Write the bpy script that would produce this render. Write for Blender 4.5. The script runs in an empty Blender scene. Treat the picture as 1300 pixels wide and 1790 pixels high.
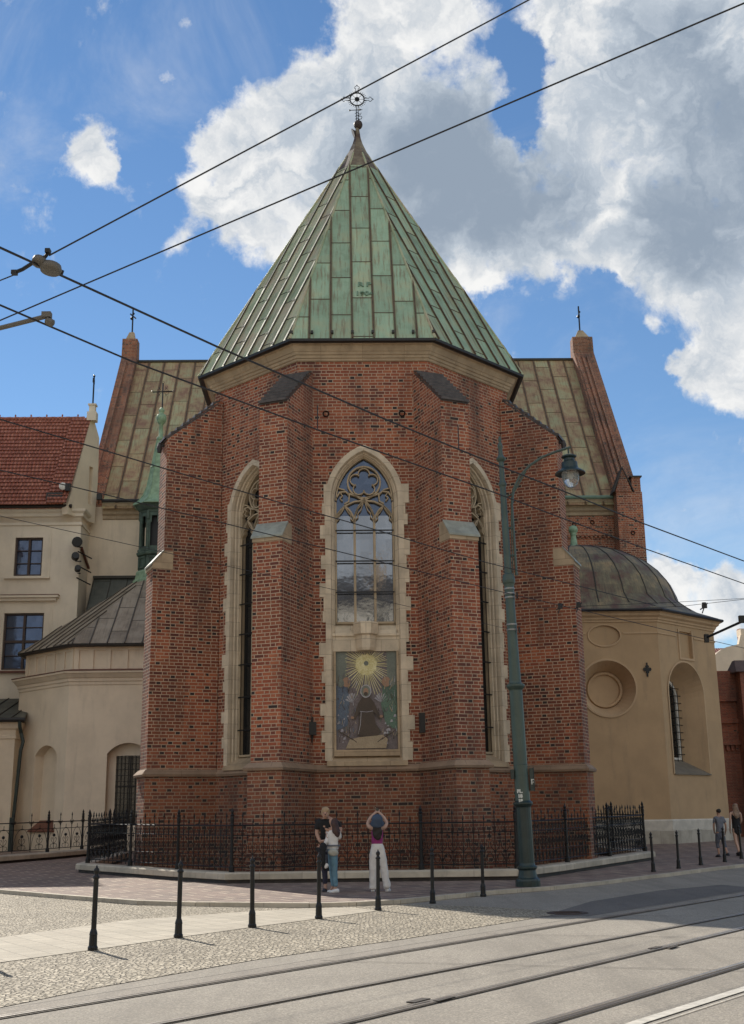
import bpy, bmesh, math, random
from mathutils import Vector, Matrix
random.seed(7)
R=math.radians
SC=bpy.context.scene
COL=SC.collection
# ---------------------------------------------------------------- camera
PIT=math.atan(535/2060.); ROLL=R(.8)
fw=Vector((0,math.cos(PIT),math.sin(PIT))); r0=Vector((1,0,0)); u0=r0.cross(fw)
rt=(r0*math.cos(ROLL)-u0*math.sin(ROLL)).normalized(); up=rt.cross(fw)
cam=bpy.data.cameras.new('camera'); cam.sensor_fit='VERTICAL'; cam.sensor_height=24; cam.sensor_width=24
cam.lens=24*2060/1790.; cam.clip_start=.1; cam.clip_end=3000
co=bpy.data.objects.new('camera',cam); COL.objects.link(co)
M=Matrix.Identity(4)
for i in range(3): M[i][0]=rt[i]; M[i][1]=up[i]; M[i][2]=-fw[i]
M[0][3],M[1][3],M[2][3]=0,0,1.65
co.matrix_world=M; SC.camera=co
# ---------------------------------------------------------------- light
SUN_EL=37.6; SUN_AZ=-30.0      # degrees from +Y, towards -X
SC.view_settings.view_transform='Standard'; SC.view_settings.look='None'; SC.view_settings.exposure=1.05; SC.view_settings.gamma=1
sd=Vector((math.sin(R(SUN_AZ))*math.cos(R(SUN_EL)),math.cos(R(SUN_AZ))*math.cos(R(SUN_EL)),math.sin(R(SUN_EL))))
sl=bpy.data.lights.new('sun','SUN'); sl.energy=2.7; sl.angle=R(.5); sl.color=(1,.93,.82)
so=bpy.data.objects.new('sun',sl); COL.objects.link(so); so.rotation_euler=(-sd).to_track_quat('-Z','Y').to_euler(); so.location=(-30,50,60)
W=bpy.data.worlds.new('World'); SC.world=W; W.use_nodes=True
class NT:
    def __init__(s,tree): s.t=tree; s.n=tree.nodes; s.l=tree.links
    def new(s,typ,**k):
        n=s.n.new(typ)
        for a,b in k.items(): setattr(n,a,b)
        return n
    def set(s,sock,v):
        if isinstance(v,bpy.types.NodeSocket): s.l.new(v,sock)
        elif isinstance(v,(tuple,list)):
            sock.default_value=tuple(v)+((1,) if len(sock.default_value)==4 and len(v)==3 else ())
        else: sock.default_value=v
    def m(s,op,a,b=None,c=None,clamp=False):
        n=s.n.new('ShaderNodeMath'); n.operation=op; n.use_clamp=clamp; s.set(n.inputs[0],a)
        if b is not None: s.set(n.inputs[1],b)
        if c is not None: s.set(n.inputs[2],c)
        return n.outputs[0]
    def vm(s,op,a,b=None,c=None):
        n=s.n.new('ShaderNodeVectorMath'); n.operation=op; s.set(n.inputs[0],a)
        if b is not None:
            if op=='SCALE': s.set(n.inputs[3],b)
            else: s.set(n.inputs[1],b)
        if c is not None: s.set(n.inputs[2],c)
        return n.outputs[1] if op in('DISTANCE','LENGTH','DOT_PRODUCT') else n.outputs[0]
    def mix(s,f,a,b,mode='MIX'):
        n=s.n.new('ShaderNodeMix'); n.data_type='RGBA'; n.blend_type=mode
        s.set(n.inputs[0],f); s.set(n.inputs[6],a); s.set(n.inputs[7],b); return n.outputs[2]
    def noise(s,vec,scale,detail=4,rough=.5,out=0,dist=0):
        n=s.n.new('ShaderNodeTexNoise'); s.set(n.inputs['Vector'],vec); n.inputs['Scale'].default_value=scale
        n.inputs['Detail'].default_value=detail; n.inputs['Roughness'].default_value=rough; n.inputs['Distortion'].default_value=dist
        return n.outputs[out]
    def ss(s,v,a,b,lo=0,hi=1):
        n=s.n.new('ShaderNodeMapRange'); n.interpolation_type='SMOOTHSTEP'; s.set(n.inputs[0],v)
        n.inputs[1].default_value=a; n.inputs[2].default_value=b; n.inputs[3].default_value=lo; n.inputs[4].default_value=hi; return n.outputs[0]
    def sep(s,v):
        n=s.n.new('ShaderNodeSeparateXYZ'); s.set(n.inputs[0],v); return n.outputs
    def comb(s,x,y,z=0):
        n=s.n.new('ShaderNodeCombineXYZ'); s.set(n.inputs[0],x); s.set(n.inputs[1],y); s.set(n.inputs[2],z); return n.outputs[0]
    def wn(s,v,dim='3D'):
        n=s.n.new('ShaderNodeTexWhiteNoise'); n.noise_dimensions=dim; s.set(n.inputs[0],v); return n.outputs
    def ramp(s,f,stops,interp='LINEAR'):
        n=s.n.new('ShaderNodeValToRGB'); s.set(n.inputs[0],f); e=n.color_ramp.elements; n.color_ramp.interpolation=interp
        while len(e)<len(stops): e.new(.5)
        for i,(p,c) in enumerate(stops): e[i].position=p; e[i].color=tuple(c)+(1,)
        return n.outputs[0]
CLOUDS=[(-0.018,0.815,0.58,0.034,1.0),(0.005,0.83,0.558,0.044,1.0),(-0.037,0.832,0.553,0.039,1.0),(0.027,0.851,0.525,0.063,1.0),(-0.056,0.847,0.529,0.044,1.0),(-0.097,0.839,0.535,0.032,1.0),(-0.116,0.844,0.523,0.024,1.0),(-0.099,0.862,0.497,0.041,1.0),(-0.136,0.862,0.488,0.024,0.9),(-0.077,0.879,0.47,0.036,1.0),(-0.038,0.866,0.499,0.053,1.0),(0.074,0.865,0.496,0.068,1.3),(0.111,0.878,0.466,0.058,1.2),(0.055,0.89,0.453,0.039,1.0),(0.148,0.882,0.447,0.024,1.0),(0.088,0.894,0.439,0.024,1.0),(0.001,0.789,0.615,0.029,1.0),(0.037,0.792,0.609,0.034,1.0),(0.073,0.801,0.594,0.029,1.0),(0.1,0.821,0.562,0.024,0.9),(0.16,0.789,0.594,0.053,1.2),(0.226,0.793,0.566,0.073,1.4),(0.28,0.817,0.505,0.083,1.5),(0.203,0.828,0.523,0.053,1.2),(0.173,0.841,0.512,0.039,1.0),(0.242,0.858,0.454,0.068,1.3),(0.285,0.862,0.42,0.044,1.2),(0.194,0.873,0.447,0.024,1.0),(0.279,0.892,0.354,0.034,1.2),(0.295,0.876,0.382,0.024,1.0),(0.253,0.901,0.353,0.017,1.0),(0.229,0.896,0.381,0.012,0.8),(0.301,0.898,0.322,0.019,1.0),(-0.216,0.83,0.514,0.019,0.85),(-0.227,0.835,0.501,0.022,0.85),(-0.208,0.842,0.498,0.015,0.8),(-0.188,0.856,0.482,0.016,0.75),(-0.163,0.806,0.568,0.011,0.6),(-0.145,0.782,0.606,0.014,0.6),(-0.149,0.877,0.457,0.011,0.65),(0.244,0.951,0.192,0.022,1.1),(0.283,0.941,0.185,0.029,1.2),(0.265,0.951,0.159,0.034,1.2),(-0.269,0.759,0.593,0.024,0.55),(0.129,0.807,0.577,0.024,-1.25),(0.105,0.83,0.547,0.024,-0.6),(0.05,0.822,0.567,0.018,-0.35),(0.121,0.831,0.542,0.015,-1.0),(0.141,0.825,0.548,0.015,-0.6),(0.199,0.888,0.414,0.015,-0.5),
 (-.35,-.75,.5,.38,1.5),(.5,-.65,.55,.38,1.5),(.85,.1,.45,.2,1.2),(-.8,-.2,.55,.25,1.2),(.1,-.9,.35,.3,1.4),(0.,-.35,.93,.36,1.3)]  # clouds out of view, some added to warm the ambient light
GREYS=[(0.046, 0.866, 0.497, 0.058, 1.0), (0.097, 0.854, 0.51, 0.063, 1.0), (0.129, 0.871, 0.473, 0.049, 0.9), (0.017, 0.887, 0.462, 0.039, 0.6), (0.291, 0.831, 0.474, 0.068, 1.0), (0.251, 0.86, 0.445, 0.039, 0.9), (0.263, 0.784, 0.563, 0.053, 0.7), (0.225, 0.784, 0.579, 0.034, 0.4), (-0.001, 0.856, 0.518, 0.034, 0.5), (0.17, 0.855, 0.489, 0.029, 0.5), (0.287, 0.804, 0.521, 0.044, 0.6), (0.055, 0.843, 0.535, 0.034, 0.5), (0.284, 0.893, 0.35, 0.019, 0.3)]
def world():
    t=NT(W.node_tree); t.n.clear()
    tc=t.new('ShaderNodeTexCoord').outputs['Generated']
    sky=t.new('ShaderNodeTexSky'); sky.sky_type='NISHITA'; sky.sun_disc=False
    sky.sun_elevation=R(SUN_EL); sky.sun_rotation=R(SUN_AZ); sky.air_density=1.0; sky.dust_density=0.0; sky.ozone_density=2.2
    hs=t.new('ShaderNodeHueSaturation'); hs.inputs['Saturation'].default_value=1.12; hs.inputs['Value'].default_value=1.0
    t.l.new(sky.outputs[0],hs.inputs['Color'])
    n1=t.noise(tc,9,6,.62,out=1); n2=t.noise(tc,30,5,.6,out=1)
    w=t.vm('ADD',tc,t.vm('SCALE',t.vm('SUBTRACT',n1,(.5,.5,.5)),.06))
    w=t.vm('ADD',w,t.vm('SCALE',t.vm('SUBTRACT',n2,(.5,.5,.5)),.04))
    acc=None
    for (x,y,z,r,a) in CLOUDS:
        d=t.vm('DISTANCE',w,(x,y,z))
        v=t.ss(d,r*1.55,r*.2,0,a)
        acc=v if acc is None else t.m('ADD',acc,v)
    fb=t.noise(tc,13,11,.64,dist=.25); fc=t.noise(tc,45,8,.6)
    dens=t.m('ADD',t.m('ADD',t.m('MINIMUM',acc,1.25),t.m('MULTIPLY',t.m('SUBTRACT',fb,.5),2.9)),t.m('MULTIPLY',t.m('SUBTRACT',fc,.5),.9))
    alpha=t.ss(dens,.22,1.0)
    wisp=t.m('MULTIPLY',t.ss(t.noise(tc,4.5,7,.65,dist=.6),.52,.75),.30)
    alpha=t.m('MAXIMUM',alpha,wisp)
    lump=t.noise(t.vm('ADD',tc,(.012,.0,-.012)),13,8,.6)
    gacc=None
    for (x,y,z,r,a) in GREYS:
        v=t.ss(t.vm('DISTANCE',w,(x,y,z)),r*1.6,r*.1,0,a); gacc=v if gacc is None else t.m('ADD',gacc,v)
    rid=t.m('ABSOLUTE',t.m('SUBTRACT',t.noise(w,17,7,.55,dist=.5),.5))
    rid=t.m('MULTIPLY',t.m('SUBTRACT',.09,rid),5.5)
    thick=t.ss(t.m('ADD',rid,t.m('ADD',t.m('ADD',t.m('MULTIPLY',t.m('MINIMUM',acc,2.5),.30),t.m('MULTIPLY',gacc,1.05)),t.m('MULTIPLY',t.m('SUBTRACT',lump,.5),2.2))),-.3,2.6)
    cl=t.ramp(thick,[(0,(8.2,8.2,8.1)),(.2,(6.6,6.8,7.0)),(.5,(4.5,5.05,5.7)),(1,(2.6,3.2,4.0))])
    mx=t.mix(alpha,hs.outputs[0],cl)
    bg=t.new('ShaderNodeBackground'); t.set(bg.inputs[0],mx); bg.inputs[1].default_value=.055
    o=t.new('ShaderNodeOutputWorld'); t.l.new(bg.outputs[0],o.inputs[0])
    return sky,bg
world()
# ---------------------------------------------------------------- materials
def mat(name,rough=.8,metal=0,spec=.5):
    m=bpy.data.materials.new(name); m.use_nodes=True; t=NT(m.node_tree); b=t.n['Principled BSDF']
    b.inputs['Roughness'].default_value=rough; b.inputs['Metallic'].default_value=metal
    b.inputs['Specular IOR Level'].default_value=spec
    return m,t,b
def bump(t,b,h,strength=.5,dist=.02):
    n=t.new('ShaderNodeBump'); n.inputs['Strength'].default_value=strength; n.inputs['Distance'].default_value=dist
    t.set(n.inputs['Height'],h); t.l.new(n.outputs[0],b.inputs['Normal'])
def uv(t): return t.new('ShaderNodeUVMap').outputs[0]
def oc(t): return t.new('ShaderNodeTexCoord').outputs['Object']
def brick_mat(name,c1,c2,c3,mortar,dark=.1,course=.1,dirt=(.05,.035,.03)):
    m,t,b=mat(name,.9); x,y,_=t.sep(uv(t)); P=.44
    nz=t.noise(oc(t),1.3,3); y=t.m('ADD',y,t.m('MULTIPLY',nz,.03))
    row=t.m('FLOOR',t.m('DIVIDE',y,course)); fy=t.m('SUBTRACT',t.m('DIVIDE',y,course),row)
    rr=t.wn(t.comb(row,3.3,1.7))[0]
    ux=t.m('ADD',t.m('DIVIDE',x,P),t.m('ADD',t.m('MULTIPLY',t.m('MODULO',t.m('ABSOLUTE',row),2.),.5),t.m('MULTIPLY',rr,.16)))
    cell=t.m('FLOOR',ux); fx=t.m('SUBTRACT',ux,cell)
    st=t.m('GREATER_THAN',fx,.655)        # header
    w0=t.m('MULTIPLY',st,.655); ww=t.m('ADD',.655,t.m('MULTIPLY',st,-.31))
    lx=t.m('DIVIDE',t.m('SUBTRACT',fx,w0),ww)
    dx=t.m('MULTIPLY',t.m('MINIMUM',lx,t.m('SUBTRACT',1.,lx)),t.m('MULTIPLY',ww,P))
    dy=t.m('MULTIPLY',t.m('MINIMUM',fy,t.m('SUBTRACT',1.,fy)),course)
    wob=t.m('MULTIPLY',t.m('SUBTRACT',t.noise(oc(t),22,3),.5),.008)
    d=t.m('ADD',t.m('MINIMUM',dx,dy),wob)
    mask=t.ss(d,.0075,.0155)
    hid=t.wn(t.comb(t.m('ADD',cell,t.m('MULTIPLY',st,.37)),row,2.1))
    patch=t.ss(t.noise(oc(t),.55,4,.6),.35,.7)
    h=t.m('ADD',hid[0],t.m('MULTIPLY',t.m('SUBTRACT',patch,.5),.35))
    col=t.ramp(h,[(0,c3),(.35,c1),(.75,c2),(1,c1)])
    vz=t.new('ShaderNodeTexVoronoi'); vz.inputs['Scale'].default_value=.42; t.set(vz.inputs['Vector'],t.comb(t.m('MULTIPLY',x,.8),y,0.)); vc=t.sep(vz.outputs['Color'])
    col=t.mix(1.,col,t.ramp(vc[0],[(0,(.72,.70,.70)),(.5,(1,1,1)),(1,(1.22,1.12,1.0))]),'MULTIPLY')
    # dark burnt headers in loose clusters
    clus=t.ss(t.noise(oc(t),.9,3),.38,.66)
    isd=t.m('LESS_THAN',t.wn(t.comb(cell,row,t.m('ADD',7.7,st)))[0],t.m('MULTIPLY',t.m('ADD',t.m('MULTIPLY',st,.96),.04),t.m('MULTIPLY',t.m('ADD',clus,.15),dark*2.1)))
    col=t.mix(isd,col,(.04,.028,.026))
    fine=t.noise(oc(t),35,4,.7); col=t.mix(.55,col,t.mix(fine,(.35,.35,.35),(1.5,1.5,1.5)),'MULTIPLY')
    mo=t.mix(t.noise(oc(t),2.1,4),mortar,tuple(c*.62 for c in mortar))
    col=t.mix(mask,mo,col)
    z=t.sep(oc(t))[2]
    st1=t.ss(t.noise(t.vm('MULTIPLY',oc(t),(1.1,1.1,.28)),.9,5,.6),.45,.72)
    low=t.ss(t.m('ADD',z,t.m('MULTIPLY',t.noise(oc(t),.8,4),5.)),8.5,2.2)
    col=t.mix(t.m('MULTIPLY',st1,.55),col,dirt); col=t.mix(t.m('MULTIPLY',low,.3),col,dirt)
    t.set(b.inputs['Base Color'],col); bump(t,b,t.m('ADD',mask,t.m('MULTIPLY',fine,.5)),.7,.012)
    return m
BRICK=brick_mat('brick',(.29,.083,.045),(.38,.130,.066),(.15,.048,.035),(.60,.43,.30),.10)
BRICK_DK=brick_mat('plinth_brick',(.27,.085,.045),(.36,.13,.065),(.15,.055,.04),(.48,.35,.24),.18)
BRICK_RED=brick_mat('gate_brick',(.25,.075,.05),(.32,.10,.06),(.19,.06,.045),(.28,.16,.11),.02,.075)
def simple(name,c,rough=.8,metal=0,var=.25,scale=3,bs=.2,spec=.5,c2=None,bd=.01):
    m,t,b=mat(name,rough,metal,spec); n=t.noise(oc(t),scale,6,.6)
    c2=c2 or tuple(x*(1-var) for x in c)
    col=t.mix(t.ss(n,.3,.7),c,c2); f=t.noise(oc(t),scale*14,3); col=t.mix(.25,col,t.mix(f,(.5,.5,.5),(1.4,1.4,1.4)),'MULTIPLY')
    t.set(b.inputs['Base Color'],col)
    if bs: bump(t,b,t.noise(oc(t),scale*10,4),bs,bd)
    return m
def stone_mat(name,c,joint=.45,w=.9,stain=.4):
    m,t,b=mat(name,.85); x,y,_=t.sep(uv(t))
    bt=t.new('ShaderNodeTexBrick'); t.set(bt.inputs['Vector'],t.comb(x,y)); bt.inputs['Scale'].default_value=1
    bt.inputs['Brick Width'].default_value=w; bt.inputs['Row Height'].default_value=joint; bt.inputs['Mortar Size'].default_value=.006
    bt.inputs['Color1'].default_value=(1,1,1,1); bt.inputs['Color2'].default_value=(.8,.8,.8,1); bt.inputs['Mortar'].default_value=(.45,.42,.4,1)
    n=t.noise(oc(t),1.6,6,.65); col=t.mix(t.ss(n,.3,.72),c,tuple(k*.72 for k in c))
    col=t.mix(.9,col,bt.outputs[0],'MULTIPLY')
    g=t.ss(t.noise(t.vm('MULTIPLY',oc(t),(2.5,2.5,.6)),1.4,6,.65),.5,.78)
    col=t.mix(t.m('MULTIPLY',g,stain),col,(.10,.085,.065))
    t.set(b.inputs['Base Color'],col); bump(t,b,t.m('ADD',t.noise(oc(t),18,5,.65),bt.outputs[1]),.35,.01); return m
STONE=stone_mat('pale_sandstone',(.80,.68,.51),.45,.9,.28); STONE_W=stone_mat('weathered_stone',(.54,.41,.27),.5,1.3,.4)
KERBST=stone_mat('kerb_stone',(.60,.53,.42),9,1.1,.35); MARBLE=stone_mat('plinth_slab',(.52,.47,.39),1.2,.85,.25)
def plaster(name,c,stain=.25,sc=(.12,.1,.08)):
    m,t,b=mat(name,.9); n=t.noise(oc(t),.7,6,.6); f=t.noise(oc(t),6,5,.65)
    col=t.mix(t.ss(n,.3,.7),c,tuple(k*.86 for k in c)); col=t.mix(t.m('MULTIPLY',t.ss(f,.5,.75),.25),col,tuple(k*.8 for k in c))
    g=t.ss(t.noise(t.vm('MULTIPLY',oc(t),(1.5,1.5,.25)),1.3,6,.65),.5,.8); col=t.mix(t.m('MULTIPLY',g,stain),col,sc)
    z=t.sep(oc(t))[2]; low=t.ss(t.m('ADD',z,t.m('MULTIPLY',f,1.6)),2.6,.5); col=t.mix(t.m('MULTIPLY',low,stain*1.1),col,sc)
    t.set(b.inputs['Base Color'],col); bump(t,b,t.noise(oc(t),30,5,.7),.25,.01); return m
PL_OCH=plaster('ochre_plaster',(.48,.325,.185),.34); PL_CRM=plaster('cream_plaster',(.75,.63,.48),.26); PL_WHT=plaster('offwhite_plaster',(.77,.68,.55),.2)
PL_OCH2=plaster('ochre_moulding',(.54,.375,.225),.32)
def copper(name,ca,cb,cc,streak=(.14,.06,.035),sk=.6,rough=.6):
    m,t,b=mat(name,rough); at=t.new('ShaderNodeVertexColor'); at.layer_name='tint'
    r,g,bb=t.sep(at.outputs[0]); n=t.noise(oc(t),1.1,6,.62)
    f=t.m('ADD',t.m('MULTIPLY',r,.2),t.m('SUBTRACT',t.m('MULTIPLY',n,2.4),.78))
    col=t.ramp(f,[(.2,ca),(.5,cb),(.85,cc)])
    u,v,_=t.sep(uv(t)); s=t.noise(t.comb(t.m('MULTIPLY',u,7.),t.m('MULTIPLY',v,.55)),1.6,6,.7)
    col=t.mix(t.m('MULTIPLY',t.ss(s,.48,.66),sk),col,streak)
    s2=t.noise(t.comb(t.m('MULTIPLY',u,11.),t.m('MULTIPLY',v,.9),5.),1.,5,.7); col=t.mix(t.m('MULTIPLY',t.ss(s2,.5,.68),.3),col,tuple(min(1,k*1.7) for k in ca))
    e=t.ss(g,0.0,1.,.88,1.08); col=t.mix(1.,col,t.comb(e,e,e),'MULTIPLY')
    t.set(b.inputs['Base Color'],col); bump(t,b,t.m('ADD',t.noise(oc(t),2.6,4),t.m('MULTIPLY',s,.6)),.28,.03); return m
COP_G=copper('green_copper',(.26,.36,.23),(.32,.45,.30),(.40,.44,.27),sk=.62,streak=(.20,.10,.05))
COP_Y=copper('sunlit_lichen_copper',(.32,.37,.21),(.46,.47,.29),(.52,.43,.28),sk=.5)  # paler left-slope copper: lichen, and sunlight put into the colour
COP_B=copper('brown_green_copper',(.27,.15,.09),(.38,.28,.145),(.37,.36,.20),sk=.6,streak=(.18,.09,.045))
COP_D=copper('dark_copper',(.055,.05,.045),(.10,.085,.065),(.13,.11,.075),(.03,.02,.018),.5)
COP_DOME=copper('dome_copper',(.13,.065,.045),(.17,.15,.09),(.34,.25,.13),(.07,.045,.035),.65)
ZINC=copper('grey_sheet',(.22,.175,.125),(.30,.245,.18),(.35,.29,.22),(.10,.075,.055),.4)
ZINC_DK=copper('dark_grey_sheet',(.06,.065,.055),(.085,.09,.075),(.11,.11,.09),(.03,.03,.028),.35)
SEAM_R=simple('seam_rust',(.13,.08,.045),.7,var=.5); SEAM_D=simple('seam_dark',(.05,.045,.035),.7); SEAM_B=simple('seam_brown',(.12,.08,.045),.7,var=.4)
RUST_G=simple('rusty_green_edge',(.25,.30,.18),.7,var=.5,scale=1.2,c2=(.24,.18,.10)); RUST_B=simple('rusty_brown_edge',(.30,.20,.10),.7,var=.4,scale=2,c2=(.19,.10,.06))
VERDI=simple('verdigris',(.29,.43,.28),.6,var=.35,scale=4); VERDI_D=simple('dark_verdigris',(.08,.13,.10),.6,var=.5,scale=3)
GUTTER=simple('dark_gutter',(.018,.015,.014),.5); GUT_G=simple('green_gutter',(.16,.25,.19),.6)
IRON=simple('black_iron',(.012,.012,.013),.42,.3,var=.3,bs=.1); IRON_R=simple('rusty_iron',(.05,.03,.022),.6)
LAMPG=simple('green_paint',(.062,.095,.078),.38,0,var=.25,scale=2,bs=.08); LAMPD=simple('dark_green_paint',(.022,.042,.040),.35,var=.35,scale=3,bs=.1)
SILVER=simple('clamp_band',(.35,.35,.33),.4,.6); GREYM=simple('insulator_grey',(.16,.15,.13),.6)
COPE=simple('coping_tile',(.10,.08,.07),.5,var=.5,scale=6); SLATE=simple('dark_tile',(.045,.038,.036),.6,var=.4,scale=5); LEAD=simple('lead_sheet',(.36,.37,.31),.5,var=.35)
BROWNW=simple('brown_frame',(.055,.03,.022),.5); BROWNT=simple('brown_sheet',(.16,.06,.04),.6)
WHITE=simple('white_paint',(.75,.73,.68),.7,var=.2,scale=4); BLACKM=simple('black_metal',(.01,.01,.01),.5)
def glass(name,base,metal,rough=.06,bs=.08):
    m,t,b=mat(name,rough,metal,.6); x,y,_=t.sep(uv(t)); c=t.wn(t.comb(t.m('FLOOR',t.m('MULTIPLY',x,9.)),t.m('FLOOR',t.m('MULTIPLY',y,7.))))
    col=t.mix(t.m('MULTIPLY',c[0],.35),base,tuple(k*.4 for k in base)); t.set(b.inputs['Base Color'],col)
    bump(t,b,t.m('ADD',t.noise(oc(t),1.7,3),t.m('MULTIPLY',t.noise(oc(t),9,2),.1)),bs,.05); return m
GL_REF=glass('reflective_glazing',(.27,.29,.32),.85); GL_DK=glass('dark_glazing',(.012,.014,.016),0,.15); GL_BL=glass('window_glass',(.10,.13,.2),.6,.05)
GL_TR=glass('tracery_glass',(.10,.13,.19),.7,.12)
def rooftile():
    m,t,b=mat('red_roof_tile',.75); at=t.new('ShaderNodeVertexColor'); at.layer_name='tint'; r,g,_=t.sep(at.outputs[0])
    x,y,_=t.sep(uv(t)); cell=t.m('FLOOR',t.m('DIVIDE',x,.2)); fx=t.m('SUBTRACT',t.m('DIVIDE',x,.2),cell)
    h=t.wn(t.comb(cell,t.m('MULTIPLY',r,91.)))[0]
    n=t.noise(oc(t),.8,4); col=t.ramp(t.m('ADD',t.m('MULTIPLY',h,.6),t.m('MULTIPLY',n,.5)),[(.1,(.25,.095,.065)),(.5,(.40,.14,.095)),(.9,(.50,.21,.145))])
    wv=t.m('SINE',t.m('MULTIPLY',fx,6.283)); col=t.mix(t.m('MULTIPLY',t.ss(wv,.6,-1.),.45),col,(.06,.025,.02))  # tile troughs darkened, shade of the undulation put into the colour
    t.set(b.inputs['Base Color'],col); bump(t,b,wv,.9,.03); return m
TILE=rooftile()
def cobble():
    m,t,b=mat('cobble_setts',.75,0,.4); v=t.new('ShaderNodeTexVoronoi'); v.feature='DISTANCE_TO_EDGE'; v.inputs['Scale'].default_value=15; v.inputs['Randomness'].default_value=.75
    o=t.vm('MULTIPLY',oc(t),(1,1,0)); t.set(v.inputs['Vector'],o); v2=t.new('ShaderNodeTexVoronoi'); v2.inputs['Scale'].default_value=15; v2.inputs['Randomness'].default_value=.75; t.set(v2.inputs['Vector'],o)
    e=t.ss(v.outputs[0],.01,.16); c=t.sep(v2.outputs['Color'])[0]
    col=t.ramp(c,[(0,(.40,.345,.255)),(.6,(.54,.47,.355)),(1,(.66,.58,.44))]); col=t.mix(e,(.26,.22,.16),col)
    col=t.mix(t.m('MULTIPLY',t.ss(t.noise(oc(t),.5,4),.4,.7),.3),col,(.2,.17,.13)); t.set(b.inputs['Base Color'],col)
    bump(t,b,t.m('ADD',e,t.m('ADD',t.m('MULTIPLY',c,.7),t.m('MULTIPLY',t.noise(oc(t),40,3),.3))),1.,.035); return m
COB=cobble()
def flags(name,c1,c2,mo,w,h,rot,off=.5,ms=.012,br=.4):
    m,t,b=mat(name,.8,0,.35); mp=t.new('ShaderNodeMapping'); mp.inputs['Rotation'].default_value=(0,0,R(rot)); t.set(mp.inputs['Vector'],oc(t))
    bt=t.new('ShaderNodeTexBrick'); t.set(bt.inputs['Vector'],t.vm('ADD',mp.outputs[0],t.vm('SCALE',t.vm('SUBTRACT',t.noise(oc(t),1.5,3,out=1),(.5,.5,.5)),.06))); bt.inputs['Scale'].default_value=1; bt.offset=off
    bt.inputs['Brick Width'].default_value=w; bt.inputs['Row Height'].default_value=h; bt.inputs['Mortar Size'].default_value=ms
    bt.inputs['Color1'].default_value=c1+(1,); bt.inputs['Color2'].default_value=c2+(1,); bt.inputs['Mortar'].default_value=mo+(1,)
    n=t.noise(oc(t),.8,6,.6); col=t.mix(t.m('MULTIPLY',t.ss(n,.35,.7),.45),bt.outputs[0],tuple(k*.6 for k in c1)); f=t.noise(oc(t),25,4)
    col=t.mix(.4,col,t.mix(f,(.5,.5,.5),(1.4,1.4,1.4)),'MULTIPLY')
    t.set(b.inputs['Base Color'],col); bump(t,b,t.m('SUBTRACT',t.m('MULTIPLY',f,.5),bt.outputs[1]),br,.012); return m
FLAG=flags('porphyry_flags',(.25,.175,.145),(.16,.12,.105),(.50,.41,.31),.8,.5,-32,.37,.028)
SLAB=flags('pale_slabs',(.50,.445,.35),(.42,.37,.29),(.22,.19,.15),.35,.35,57,.5,.008)
def asphalt(name,c,sc=1.,br=.35):
    m,t,b=mat(name,.85,0,.3); n=t.noise(oc(t),.35,6,.6); f=t.noise(oc(t),60,3,.7); v=t.new('ShaderNodeTexVoronoi'); v.inputs['Scale'].default_value=70; t.set(v.inputs['Vector'],oc(t))
    col=t.mix(t.ss(n,.3,.7),c,tuple(k*.82 for k in c)); ag=t.sep(v.outputs['Color'])[0]
    col=t.mix(.55,col,t.ramp(ag,[(0,(.45,.45,.45)),(.7,(1,1,1)),(1,(1.6,1.58,1.5))]),'MULTIPLY')
    # long tyre / wear streaks running along the street
    mp=t.new('ShaderNodeMapping'); mp.inputs['Rotation'].default_value=(0,0,R(33)); mp.inputs['Scale'].default_value=(1.6,.12,1); t.set(mp.inputs['Vector'],oc(t))
    s=t.noise(mp.outputs[0],1.3,5,.6); col=t.mix(t.m('MULTIPLY',t.ss(s,.45,.7),.42),col,tuple(k*.55 for k in c))
    sp=t.ss(t.noise(oc(t),3.5,6,.7),.58,.7); col=t.mix(t.m('MULTIPLY',sp,.35),col,tuple(k*.4 for k in c))
    t.set(b.inputs['Base Color'],col); bump(t,b,t.m('ADD',f,ag),br,.006); return m
ASPH=asphalt('worn_asphalt',(.335,.30,.25)); ASPH_D=asphalt('dark_asphalt',(.17,.155,.14)); CONC=asphalt('track_concrete',(.31,.275,.23),br=.25)
RAILM=simple('rail_steel',(.50,.47,.43),.33,.7,var=.3,scale=6); GROOVE=simple('rail_groove',(.045,.035,.028),.8)
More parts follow.
